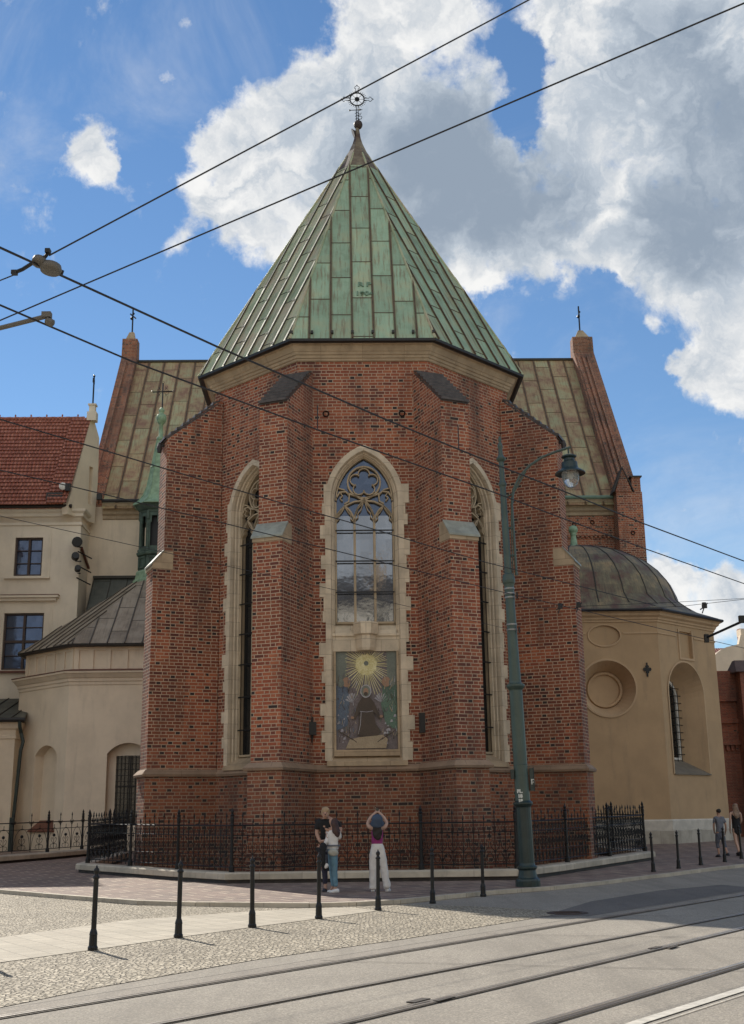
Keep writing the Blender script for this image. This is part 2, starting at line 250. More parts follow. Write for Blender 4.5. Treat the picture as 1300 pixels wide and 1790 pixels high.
# ---------------------------------------------------------------- mesh helpers
CH_O=Vector((-.23,34.5,0)); CH_A=R(1.4)
CHM=Matrix.Translation(CH_O)@Matrix.Rotation(CH_A,4,'Z')
BASE={}
def thing(name,label,cat,base=(0,0,0),frame=None,group=None,rotz=0):
    """Empty at a thing's base; frame CHM means the geometry is given in church axes"""
    o=bpy.data.objects.new(name,None); COL.objects.link(o); o.empty_display_size=.5
    F=frame or Matrix.Identity(4)
    o.matrix_world=F@Matrix.Translation(Vector(base))@Matrix.Rotation(rotz,4,'Z')
    o['label']=label; o['category']=cat
    if group: o['group']=group
    BASE[o.name]=Vector(base) if frame else Vector((0,0,0)); return o
class MB:
    def __init__(s): s.v=[]; s.f=[]; s.mi=[]; s.tn=[]; s.cur=0; s.tint=None
    def face(s,pts,mi=None,tint=None):
        n=len(s.v); s.v+= [tuple(p) for p in pts]; s.f.append(tuple(range(n,n+len(pts)))); s.mi.append(s.cur if mi is None else mi); s.tn.append(tint or s.tint or (.5,.5,.5))
    def add(s,vs,fs):
        n=len(s.v); s.v+=[tuple(p) for p in vs]
        for f in fs: s.f.append(tuple(n+i for i in f)); s.mi.append(s.cur); s.tn.append(s.tint or (.5,.5,.5))
    def hexa(s,b,t):  # bottom ring, top ring (any equal n)
        n=len(b); s.add(list(b)+list(t),[tuple(range(n-1,-1,-1)),tuple(range(n,2*n))]+[(i,(i+1)%n,n+(i+1)%n,n+i) for i in range(n)])
    def box(s,x0,x1,y0,y1,z0,z1):
        s.hexa([(x0,y0,z0),(x1,y0,z0),(x1,y1,z0),(x0,y1,z0)],[(x0,y0,z1),(x1,y0,z1),(x1,y1,z1),(x0,y1,z1)])
    def obox(s,c,t,n,a0,a1,d0,d1,z0,z1):  # oriented box: along t a0..a1, along n d0..d1
        P=lambda a,d,z:(c[0]+t[0]*a+n[0]*d,c[1]+t[1]*a+n[1]*d,z)
        s.hexa([P(a0,d0,z0),P(a1,d0,z0),P(a1,d1,z0),P(a0,d1,z0)],[P(a0,d0,z1),P(a1,d0,z1),P(a1,d1,z1),P(a0,d1,z1)])
    def prism(s,poly,z0,z1): s.hexa([(p[0],p[1],z0) for p in poly],[(p[0],p[1],z1) for p in poly])
    def extr(s,pts,d):  # planar 3d polygon extruded by vector d
        d=Vector(d); s.hexa([Vector(p) for p in pts],[Vector(p)+d for p in pts])
    def lathe(s,prof,c=(0,0,0),n=12,axis=None,sx=1,sy=1,ang0=0):
        cx,cy,cz=c; k=len(prof); vs=[]
        for (r,z) in prof:
            for i in range(n):
                a=ang0+2*math.pi*i/n; vs.append((cx+r*math.cos(a)*sx,cy+r*math.sin(a)*sy,cz+z))
        fs=[(j*n+i,j*n+(i+1)%n,(j+1)*n+(i+1)%n,(j+1)*n+i) for j in range(k-1) for i in range(n)]
        fs+=[tuple(range(n-1,-1,-1)),tuple((k-1)*n+i for i in range(n))]
        if axis is not None:
            q=Vector((0,0,1)).rotation_difference(Vector(axis)); C0=Vector(c); vs=[C0+q@(Vector(v)-C0) for v in vs]
        s.add(vs,fs)
    def tube(s,pts,r,n=6,r2=None):
        pts=[Vector(p) for p in pts]; k=len(pts); vs=[]; prev=None
        for i,p in enumerate(pts):
            d=(pts[min(i+1,k-1)]-pts[max(i-1,0)]).normalized()
            a=d.cross(Vector((0,0,1))) if abs(d.z)<.95 else d.cross(Vector((0,1,0)))
            if prev is not None: a=prev-d*prev.dot(d)
            a.normalize(); prev=a; b=d.cross(a); rr=r if r2 is None else r+(r2-r)*i/(k-1)
            for j in range(n):
                t=2*math.pi*j/n; vs.append(p+a*math.cos(t)*rr+b*math.sin(t)*rr)
        fs=[(i*n+j,i*n+(j+1)%n,(i+1)*n+(j+1)%n,(i+1)*n+j) for i in range(k-1) for j in range(n)]
        fs+=[tuple(range(n-1,-1,-1)),tuple((k-1)*n+j for j in range(n))]; s.add(vs,fs)
    def flat(s,pts,w,d,nrm):
        """flat bar along polyline: width w, depth d along nrm"""
        pts=[Vector(p) for p in pts]; nrm=Vector(nrm).normalized(); k=len(pts); rings=[]
        for i,p in enumerate(pts):
            t=(pts[min(i+1,k-1)]-pts[max(i-1,0)]).normalized(); sd=t.cross(nrm).normalized()*w/2
            rings.append([p+sd,p-sd,p-sd+nrm*d,p+sd+nrm*d])
        vs=[q for r_ in rings for q in r_]
        fs=[(i*4+j,i*4+(j+1)%4,(i+1)*4+(j+1)%4,(i+1)*4+j) for i in range(k-1) for j in range(4)]+[(3,2,1,0),tuple((k-1)*4+j for j in range(4))]
        s.add(vs,fs)
    def sphere(s,c,r,n=10,m=6,sz=1):
        s.lathe([(max(r*math.sin(math.pi*i/m),.0005),-r*sz*math.cos(math.pi*i/m)) for i in range(m+1)],c,n)
    def build(s,name,mats,parent=None,smooth=False,kind=None,tint=True,recalc=True):
        me=bpy.data.meshes.new(name); off=BASE.get(parent.name,Vector((0,0,0))) if parent else Vector((0,0,0))
        me.from_pydata([Vector(v)-off for v in s.v],[],s.f)
        for m_ in (mats if isinstance(mats,(list,tuple)) else [mats]): me.materials.append(m_)
        u=me.uv_layers.new(name='UVMap'); ca=me.color_attributes.new('tint','FLOAT_COLOR','CORNER')
        if recalc:
            bm=bmesh.new(); bm.from_mesh(me)
            bmesh.ops.recalc_face_normals(bm,faces=bm.faces); bm.to_mesh(me); bm.free()
            u=me.uv_layers['UVMap']; ca=me.color_attributes['tint']
        Z=Vector((0,0,1))
        for i,p in enumerate(me.polygons):
            p.material_index=s.mi[i]; p.use_smooth=smooth; n=p.normal
            if abs(n.z)>.97: t=Vector((1,0,0)); b=Vector((0,1,0))
            else:
                t=Z.cross(n).normalized(); b=n.cross(t)
                if abs(n.z)<.5: b=Z
            for li in p.loop_indices:
                co_=me.vertices[me.loops[li].vertex_index].co+off; u.data[li].uv=(co_.dot(t),co_.dot(b)); ca.data[li].color=tuple(s.tn[i])+(1,)
        o=bpy.data.objects.new(name,me); COL.objects.link(o)
        if parent: o.parent=parent; BASE[o.name]=off
        if kind: o['kind']=kind
        return o
def tag(o,label,cat,group=None):
    o['label']=label; o['category']=cat
    if group: o['group']=group
    return o
def loft_path(mb,path,prof,closed=False,side=1):
    """sweep profile [(offset,z)] along a plan polyline with mitred corners; offset is to the right of travel*side"""
    n=len(path); P=[Vector((p[0],p[1])) for p in path]; mit=[]
    for i in range(n):
        a=P[i]-P[i-1] if (i>0 or closed) else P[1]-P[0]; b=P[(i+1)%n]-P[i] if (i<n-1 or closed) else P[-1]-P[-2]
        a=a.normalized(); b=b.normalized(); na=Vector((a.y,-a.x)); nb=Vector((b.y,-b.x)); m_=(na+nb)
        if m_.length<1e-4: m_=na
        m_.normalize(); mit.append(m_/max(m_.dot(na),.25)*side)
    vs=[]; k=len(prof)
    for i in range(n):
        for (d,z) in prof: vs.append((P[i].x+mit[i].x*d,P[i].y+mit[i].y*d,z))
    e=n if closed else n-1
    fs=[(i*k+j,((i+1)%n)*k+j,((i+1)%n)*k+j+1,i*k+j+1) for i in range(e) for j in range(k-1)]
    if not closed: fs+=[tuple(range(k)),tuple((n-1)*k+j for j in range(k-1,-1,-1))]
    mb.add(vs,fs)
def clip(poly,f):
    out=[]
    for i in range(len(poly)):
        a=poly[i]; b=poly[(i+1)%len(poly)]; fa=f(a); fb=f(b)
        if fa>=0: out.append(a)
        if (fa>=0)!=(fb>=0): t=fa/(fa-fb); out.append(tuple(a[k]+(b[k]-a[k])*t for k in range(len(a))))
    return out
def sheet_roof(poly3,mb,sm,w=.68,row=1.9,u0=None,seam=.035,xs=True,jit=True,rust=None):
    """metal roof plane: separate sheets + standing seams, poly3 convex and planar"""
    P=[Vector(p) for p in poly3]; n=(P[1]-P[0]).cross(P[2]-P[0]).normalized()
    if n.z<0: n=-n
    U=Vector((0,0,1)).cross(n).normalized(); V=n.cross(U); o=P[0]
    q=[((p-o).dot(U),(p-o).dot(V)) for p in P]; umin=min(a for a,_ in q); umax=max(a for a,_ in q); vmin=min(b for _,b in q); vmax=max(b for _,b in q)
    c=(umin+umax)/2 if u0 is None else u0; k0=math.floor((umin-c)/w-.5); k1=math.ceil((umax-c)/w+.5)
    to=lambda a,b,h=0: o+U*a+V*b+n*h
    for k in range(k0,k1+1):
        a0=c+(k-.5)*w; a1=a0+w; strip=clip(clip(q,lambda p:p[0]-a0),lambda p:a1-p[0])
        if len(strip)<3: continue
        off=(.55 if k%2 else 0)*row+(random.uniform(-.25,.25) if jit else 0); v=vmin-row+off%row
        while v<vmax:
            pc=clip(clip(strip,lambda p:p[1]-v),lambda p:v+row-p[1])
            if len(pc)>=3: mb.face([to(*p) for p in pc],tint=(random.random(),random.random(),0))
            if xs and v>vmin+.05:
                ys=clip(clip(strip,lambda p:p[1]-v),lambda p:v+.03-p[1])
                if len(ys)>=3 and max(p[0] for p in ys)-min(p[0] for p in ys)>.08: sm.hexa([to(p[0],p[1],0) for p in ys],[to(p[0],p[1],.012) for p in ys])
            v+=row
        if rust is not None:
            s4=clip(clip(q,lambda p:p[0]-(a0-rust/2)),lambda p:a0+rust/2-p[0])
            if len(s4)>=3: sm.cur=1; sm.hexa([to(p[0],p[1],-.01) for p in s4],[to(p[0],p[1],.006) for p in s4]); sm.cur=0
        s2=clip(clip(q,lambda p:p[0]-(a0-seam/2)),lambda p:a0+seam/2-p[0])
        if len(s2)>=3 and a0>umin+.05: sm.hexa([to(p[0],p[1],0) for p in s2],[to(p[0],p[1],.05) for p in s2])
def arch_out(w,sill,spring,apex,n=9,cx=0):
    """open outline from bottom-left up over the arch to bottom-right: [(x,z)]"""
    h=apex-spring
    if h<=w*1.001:   # segmental / round
        Rr=(w*w+h*h)/(2*h); zc=spring+h-Rr; a=math.asin(min(1,w/Rr)); arc=[(Rr*math.sin(-a+2*a*i/(2*n)),zc+Rr*math.cos(-a+2*a*i/(2*n))) for i in range(2*n+1)]
    else:
        c=(h*h-w*w)/(2*w); Rr=w+c; a=math.atan2(h,c); L=[(c-Rr*math.cos(a*i/n),spring+Rr*math.sin(a*i/n)) for i in range(n+1)]
        arc=L+[(-x,z) for x,z in L[-2::-1]]
    return [(cx-w,sill)]+[(cx+x,z) for x,z in arc]+[(cx+w,sill)]
class Wall:
    """vertical plane with local axes: c + t*a, depth n inward(+)"""
    def __init__(s,c,t): s.c=Vector((c[0],c[1],0)); s.t=Vector((t[0],t[1],0)).normalized(); s.n=Vector((-s.t.y,s.t.x,0))
    def P(s,a,z,d=0): return s.c+s.t*a+s.n*d+Vector((0,0,z))
    def wall(s,mb,a0,a1,z0,z1,holes,depth=.5):
        """holes: list of outlines (left-bottom .. right-bottom), sorted by a"""
        xs=[a0]; 
        for h in holes: xs.append(None)
        cur=a0
        for i,h in enumerate(holes):
            nxt=a1 if i==len(holes)-1 else (h[-1][0]+holes[i+1][0][0])/2
            mid=max(range(len(h)),key=lambda k:h[k][1]); mx,mz=h[mid]; sill=h[0][1]
            Lp=[(cur,z0),(mx,z0),(mx,sill)]+h[:mid+1]+[(mx,z1),(cur,z1)]
            Rp=[(nxt,z0),(nxt,z1),(mx,z1)]+h[mid:]+[(mx,sill),(mx,z0)]
            mb.face([s.P(a,z) for a,z in Lp]); mb.face([s.P(a,z) for a,z in Rp]); cur=nxt
            full=h+[h[0]]
            for (p,q) in zip(full[:-1],full[1:]): mb.face([s.P(*p),s.P(*q),s.P(*q,depth),s.P(*p,depth)])
        if not holes: mb.face([s.P(a0,z0),s.P(a1,z0),s.P(a1,z1),s.P(a0,z1)])
    def loft(s,mb,outs,closed_bottom=True):
        """outs: list of (outline, depth)"""
        for (A,da),(B,db) in zip(outs[:-1],outs[1:]):
            k=len(A); rng=range(k) if closed_bottom else range(k-1)
            for i in rng: j=(i+1)%k; mb.face([s.P(*A[i],da),s.P(*A[j],da),s.P(*B[j],db),s.P(*B[i],db)])
    def panel(s,mb,outl,d): mb.face([s.P(a,z,d) for a,z in outl])
    def box(s,mb,a0,a1,z0,z1,d0,d1):
        mb.hexa([s.P(a0,z0,d0),s.P(a1,z0,d0),s.P(a1,z1,d0),s.P(a0,z1,d0)],[s.P(a0,z0,d1),s.P(a1,z0,d1),s.P(a1,z1,d1),s.P(a0,z1,d1)])
    def bar(s,mb,pts,w,d0,d1):
        mb.flat([s.P(a,z,d0) for a,z in pts],w,d1-d0,s.n)
def circ(cx,cz,rx,rz=None,n=28,a0=0,a1=360): 
    rz=rz or rx; return [(cx+rx*math.cos(R(a0+(a1-a0)*i/n)),cz+rz*math.sin(R(a0+(a1-a0)*i/n))) for i in range(n+1)]
def gz(Y): return max(0,.015*(min(Y,70)-33))
def ground(name,pts,zo,m,kind='structure',thick=0):
    mb=MB()
    for (y0,y1) in ((-900,33),(33,70),(70,1500)):
        p=clip(clip([tuple(q) for q in pts],lambda q:q[1]-y0),lambda q:y1-q[1])
        if len(p)>=3:
            top=[(a,b,gz(b)+zo) for a,b in p]
            mb.face(top)
    return mb.build(name,m,kind=kind,recalc=False)
# ================================================================ GROUND
ground('ground',[(-400,-60),(400,-60),(400,900),(-400,900)],-.02,ASPH_D)
ground('road',[(-25,-25),(60,-25),(60,75),(28,60),(14.2,41.4),(11.07,37.3),(7.07,32.36),(4.06,28.25),(2.36,26.6),(.46,24.3),(-1.31,23.4),(-4,22),(-9.15,29.96),(-30,55),(-60,55),(-60,-25)],0,ASPH)
ground('asphalt_patch',[(2.7,20.9),(3.6,21.0),(5.2,23.2),(8.6,27.8),(8.2,29.4),(6.3,27.6),(4.2,24.4)],.004,ASPH_D)
ground('cobble_paving',[(-14,-2),(-9.0,3.2),(-6.6,6.4),(-4.6,9.7),(-3.6,11.45),(-2.9,12.9),(-1.5,15.2),(.3,17.4),(2.5,20.5),(3.4,21.9),(2.0,23.4),(.8,24.2),(-.6,23.9),(-1.31,23.62),(-2.45,24.0),(-4.89,25.05),(-9.15,29.8),(-14,36),(-40,50),(-40,-2)],.006,COB)
ground('slab_path',[(-8.6,9.0),(-4.6,15.25),(-3.78,16.55),(-2.9,18.11),(-1.98,19.62),(-1.0,21.09),(.01,22.7),(-.5,23.55),(-1.4,23.5),(-2.23,23.0),(-4.26,21.4),(-5.6,18.5),(-9.5,11.9)],.012,SLAB)
def offset_line(pts,d):
    P=[Vector(p) for p in pts]; out=[]
    for i in range(len(P)):
        t=(P[min(i+1,len(P)-1)]-P[max(i-1,0)]).normalized(); n=Vector((t.y,-t.x)); out.append(tuple(P[i]+n*d))
    return out
def ribbon(mb,pts,w0,w1,z):
    a=offset_line(pts,w0); b=offset_line(pts,w1)
    for i in range(len(pts)-1):
        q=[a[i],a[i+1],b[i+1],b[i]]; mb.face([(x,y,gz(y)+z) for x,y in q])
KC=[(-30,50),(-20,39.5),(-14,33.6),(-9.15,29.96),(-7,27.5),(-4.89,25.24),(-3.6,24.5),(-2.45,24.14),(-1.31,23.78),(-.4,23.95),(.46,24.52),(1.4,25.6),(2.36,26.77),(4.06,28.25),(5.6,30.2),(7.07,32.36),(9.1,34.9),(11.07,37.16),(14.2,41.2),(19,47.5),(28,60),(42,80)]
SWZ=.07
sw=KC+[(200,80),(200,300),(-200,300),(-200,50)]
ground('sidewalk',sw,SWZ,FLAG)
mb=MB(); inner=offset_line(KC,-.16)   # kerb runs under the sidewalk edge
random.seed(3)
for i in range(len(KC)-1):
    L=(Vector(KC[i+1])-Vector(KC[i])).length; n=max(1,round(L/1.0))
    for k in range(n):
        t0=k/n+.004/L*1; t1=(k+1)/n-.008/L
        lo=lambda A,B,t:(A[0]+(B[0]-A[0])*t,A[1]+(B[1]-A[1])*t)
        q=[lo(KC[i],KC[i+1],t0),lo(KC[i],KC[i+1],t1),lo(inner[i],inner[i+1],t1),lo(inner[i],inner[i+1],t0)]
        h=.085+random.uniform(-.002,.002)
        mb.hexa([(x,y,gz(y)-.05) for x,y in q],[(x,y,gz(y)+h) for x,y in q])
mb.build('kerb',KERBST,kind='structure')
# tram track
def qfit(P,ys):   # quadratic least squares x(y)
    import numpy as np
    c=np.polyfit([p[1] for p in P],[p[0] for p in P],2); return [(float(np.polyval(c,y)),y) for y in ys]
RAILS=[[(-3.29,11.01),(-2.75,11.84),(-1.45,13.78),(.28,15.83),(3.09,19.75),(7.0,24.78)],[(-1.98,10.67),(-.35,12.55),(1.62,14.86),(4.07,18.14),(6.54,21.6)],
 [(-.3,10.53),(1.4,12.92),(3.57,15.94),(5.37,18.3)],[(1.35,10.39),(2.06,11.44),(3.14,12.83),(4.11,14.12)]]
import numpy as np
allp=[(p[0],p[1]) for r in RAILS for p in r]
cs=[]
for r in RAILS: cs.append(r)
ys=[-6+1.5*i for i in range(38)]
# common curvature, individual offset+slope
A_=[];B_=[]
for i,r in enumerate(RAILS):
    for p in r:
        row=[0]*9; row[i*2]=1; row[i*2+1]=p[1]; row[8]=p[1]**2; A_.append(row); B_.append(p[0])
sol=np.linalg.lstsq(np.array(A_),np.array(B_),rcond=None)[0]
RL=[[(float(sol[i*2]+sol[i*2+1]*y+sol[8]*y*y),y) for y in ys] for i in range(4)]
for pts,nm in ((offset_line(RL[0],-.38),''),):
    pass
mb=MB()
a=offset_line(RL[0],-.34); b=offset_line(RL[0],.1)
for i in range(len(ys)-1): mb.face([(a[i][0],a[i][1],gz(a[i][1])+.009),(a[i+1][0],a[i+1][1],gz(a[i+1][1])+.009),(b[i+1][0],b[i+1][1],gz(b[i+1][1])+.009),(b[i][0],b[i][1],gz(b[i][1])+.009)])
mb.build('track_concrete',CONC,kind='structure')
rl_lab=['dull steel tram rail nearest the cobbles, edged by a concrete strip','dark grooved tram rail, second one from the cobbled area','bright double line tram rail with small junction boxes along it','thick dark tram rail beside the white road line']
for i,pts in enumerate(RL):
    t=thing('tram_rail',rl_lab[i],'tram rail',(0,0,0),None,'tram rails laid in the street')
    wd=[.03,.03,.045,.045][i]
    mb=MB(); ribbon(mb,pts,-wd,0,.016); mb.build('rail_head',RAILM,t,recalc=False)
    mb=MB(); ribbon(mb,pts,-.012-wd,-wd,.013); ribbon(mb,pts,0,[.022,.034,.026,.06][i],.013); ribbon(mb,pts,.07,.07+[.008,.008,.02,.03][i],.013); mb.build('rail_groove',GROOVE,t,recalc=False)
    mb=MB(); ribbon(mb,pts,[.022,.034,.026,.06][i],.07,.016); mb.build('guard_lip',RAILM,t,recalc=False)
for (x,y) in [(.42,11.6),(3.55,15.75)]:
    d=Vector((.55,.83)).normalized(); n=Vector((d.y,-d.x))
    mb=MB(); mb.obox((x,y),d,n,-.14,.14,-.11,-.02,.012,.024); mb.obox((x,y),d,n,.05,.36,.06,.12,.012,.022); tag(mb.build('rail_junction_box',GROOVE),'small dark cover plate on the double tram rail'+(' near the bottom edge' if x<1 else ' towards the shaded street'),'cover plate','rail cover plates')
mb=MB(); ribbon(mb,[(-3.0,3.1),(-.4,6.8),(2.14,10.4),(3.62,12.3),(6,15.3)],-.06,.06,.009); ribbon(mb,[(-3.0,3.1),(-.4,6.8),(2.14,10.4),(3.62,12.3),(6,15.3)],.13,.145,.009)
mb.build('road_marking',simple('worn_road_paint',(.62,.58,.50),.8,var=.3,scale=9),kind='structure',recalc=False)
mb=MB()
for i,o in ((0,-.36),): 
    pts=offset_line(RL[i],o); ribbon(mb,[(x+.012*math.sin(y*2.3),y) for x,y in pts],-.012,.012,.0105)
for k in range(9):
    y=7+k*3.4; a=[p for p in RL[0] if p[1]>=y][0]; b=[p for p in RL[3] if p[1]>=y-1.6][0]; n=6
    L=[(a[0]-.3+(b[0]+.7-a[0])*q/n+random.uniform(-.02,.02),a[1]+(b[1]-a[1])*q/n+random.uniform(-.03,.03)) for q in range(n+1)]
    for p,q in zip(L[:-1],L[1:]): 
        d=(Vector(q)-Vector(p)).normalized(); nn_=Vector((-d.y,d.x))*.009; mb.face([(*(Vector(p)-nn_),gz(p[1])+.011),(*(Vector(q)-nn_),gz(q[1])+.011),(*(Vector(q)+nn_),gz(q[1])+.011),(*(Vector(p)+nn_),gz(p[1])+.011)])
mb.build('road_joints',GROOVE,kind='structure',recalc=False)
mb=MB(); mb.lathe([(.36,.0),(.36,.012),(.33,.014),(.32,.009),(.3,.009),(.28,.014),(.0,.014)],(3.3,21.6,.002),28)
for k in range(6): mb.box(3.08,3.52,21.42+k*.065,21.44+k*.065,.012,.02)
tag(mb.build('manhole_cover',IRON_R),'round rusty iron manhole cover in the shaded road','manhole cover')
# ================================================================ CHURCH
CH=thing('church','tall red brick Gothic church with a pointed green copper roof','church',(0,0,0),CHM)
s2=math.sqrt(.5); T8=math.tan(R(22.5))
cA,cB,cC,cD=(-4.91,2.88),(-2.03,0),(2.03,0),(4.91,2.88)
WF=Wall((0,0),(1,0)); WL=Wall((-3.47,1.44),(s2,-s2)); WR=Wall((3.47,1.44),(s2,s2))
def ar(w,sill,spring=11.05,c=.618,n=9,cx=0): 
    h=math.sqrt((w+c)**2-c*c); return arch_out(w,sill,spring,spring+h,n,cx)
ZW0,ZW1=2.85,15.62
mb=MB()
for Wl in (WF,WL,WR): Wl.wall(mb,-2.035,2.035,ZW0,ZW1,[ar(1.18,3.25)],.5)
mb.face([(-4.91,2.88,ZW0),(-4.91,36,ZW0),(-4.91,36,ZW1),(-4.91,2.88,ZW1)]); mb.face([(4.91,2.88,ZW0),(4.91,36,ZW0),(4.91,36,ZW1),(4.91,2.88,ZW1)])
mb.build('apse_wall',BRICK,CH)
def surround(Wl,sill,parent):
    m=MB(); pr=[(1.18,.02),(1.18,-.05),(1.02,-.05),(.99,.03),(.985,.10),(.95,.12),(.94,.2),(.915,.22),(.90,.3),(.90,.46)]
    Wl.loft(m,[(ar(w,sill),d) for w,d in pr])
    z=sill; k=0; rnd=random.Random(5)
    while z<11.3:
        h=rnd.choice([.34,.42,.52,.6])
        for sg in (-1,1):
            e=[1.2,1.29,1.22,1.36][(k+(sg>0)*1)%4]; e+=rnd.uniform(-.03,.03)
            a0,a1=sorted((sg*1.0,sg*e)); 
            if z+h<11.4 or rnd.random()<.5: Wl.box(m,a0 if sg<0 else 1.10,a1 if sg>0 else -1.10,z+.004,z+h-.004,-.035,.1)
        z+=h; k+=1
    return m.build('stone_surround',STONE,parent)
TRACE=stone_mat('tracery_stone',(.50,.40,.27),9,9,.3)
def tracery(Wl,sill,parent):
    m=MB(); d0,d1=.27,.44
    B=lambda pts,w: Wl.bar(m,pts,w,d0,d1)
    for a in (-.3,.3): B([(a,sill),(a,10.45)],.07)
    B([(-.87,sill),(-.87,11.0)],.05); B([(.87,sill),(.87,11.0)],.05); B([(-.88,sill+.03),(.88,sill+.03)],.06)
    def lanc(cx,w,sp,h):
        o=arch_out(w,sp,sp,sp+h,7,cx)[1:-1]; B(o,.05)
        for sg in (-1,1): B([(cx+sg*w*.95,sp+.04),(cx+sg*w*.62,sp+.13),(cx+sg*w*.66,sp+.24),(cx+sg*w*.35,sp+.34),(cx+sg*.02,sp+h-.05)],.026)
    lanc(-.59,.28,10.35,.52); lanc(0,.3,10.4,.66); lanc(.59,.28,10.35,.52)
    # reticulated arcs under the rose
    B([(-.3,10.55),(-.2,10.8),(0,11.05),(.25,11.2),(.5,11.28)],.05); B([(.3,10.55),(.2,10.8),(0,11.05),(-.25,11.2),(-.5,11.28)],.05)
    B([(-.88,10.55),(-.6,10.88),(-.3,11.02),(0,11.05)],.045); B([(.88,10.55),(.6,10.88),(.3,11.02),(0,11.05)],.045)
    for sg in (-1,1):
        B([(sg*.88,11.1),(sg*.74,11.32),(sg*.56,11.34),(sg*.45,11.22),(sg*.47,11.02),(sg*.6,10.95)],.045)
        B([(sg*.72,11.3),(sg*.66,11.2),(sg*.74,11.12),(sg*.66,11.04)],.03); B([(sg*.8,11.45),(sg*.58,11.38)],.035)
    B(circ(0,11.63,.5,n=30),.05)
    for k in range(5):
        a=90+72*k; cx,cz=.265*math.cos(R(a)),11.63+.265*math.sin(R(a)); B(circ(cx,cz,.175,n=14,a0=a-112,a1=a+112),.032)
    B([(x*.97,z) for x,z in ar(.885,11.1)[1:-1]],.045)
    m.build('tracery',TRACE,parent)
    m=MB()
    for z in [x for x in (10.1,9.15,8.2,7.25,6.3,5.3,4.3) if x>sill+.3]: Wl.bar(m,[(-.88,z),(.88,z)],.035,.22,.26)
    for a in (-.85,.85): Wl.bar(m,[(a,sill+.05),(a,10.3)],.016,.30,.32)
    for a in (-.59,0,.59):
        for k in range(1,3): pass
    m.build('saddle_bars',IRON,parent)
for Wl,sill,gm in ((WF,7.25,GL_REF),(WL,3.5,GL_DK),(WR,3.5,GL_DK)):
    m=MB(); Wl.panel(m,[p for p in ar(.9,sill) if p[1]<=10.4001]+[] if False else [(-.9,sill),(-.9,10.6),(.9,10.6),(.9,sill)],.42)
    w=m.build('window',gm,CH,recalc=False)
    m=MB(); top=ar(.9,10.6); Wl.panel(m,top,.42); m.build('tracery_glass',GL_TR if Wl is WF else GL_DK,w,recalc=False)
    surround(Wl,3.25,w); tracery(Wl,sill,w)
    m=MB(); zs=3.1
    m.hexa([Wl.P(-1.16,zs,-.12),Wl.P(1.16,zs,-.12),Wl.P(1.0,zs,.5),Wl.P(-1.0,zs,.5)],[Wl.P(-1.16,3.22,-.1),Wl.P(1.16,3.22,-.1),Wl.P(.9,3.56,.46),Wl.P(-.9,3.56,.46)]); m.build('sill',STONE_W,w)
# stone field above the mosaic, with corbel
m=MB(); WF.box(m,-.95,.95,6.41,6.92,.12,.5); WF.box(m,-.99,.99,6.86,6.94,.07,.3)
m.hexa([WF.P(-.92,6.94,.1),WF.P(.92,6.94,.1),WF.P(.92,6.94,.41),WF.P(-.92,6.94,.41)],[WF.P(-.92,7.05,.2),WF.P(.92,7.05,.2),WF.P(.92,7.3,.40),WF.P(-.92,7.3,.40)])
WF.box(m,-.8,-.35,6.85,6.865,.1,.12); WF.box(m,.35,.8,6.85,6.865,.1,.12)
m.lathe([(.27,6.42),(.3,6.5),(.31,6.86),(.38,6.9),(.4,7.22),(.36,7.26)],(0,.16,0),8,ang0=R(22.5))
m.build('corbel_band',STONE,CH)
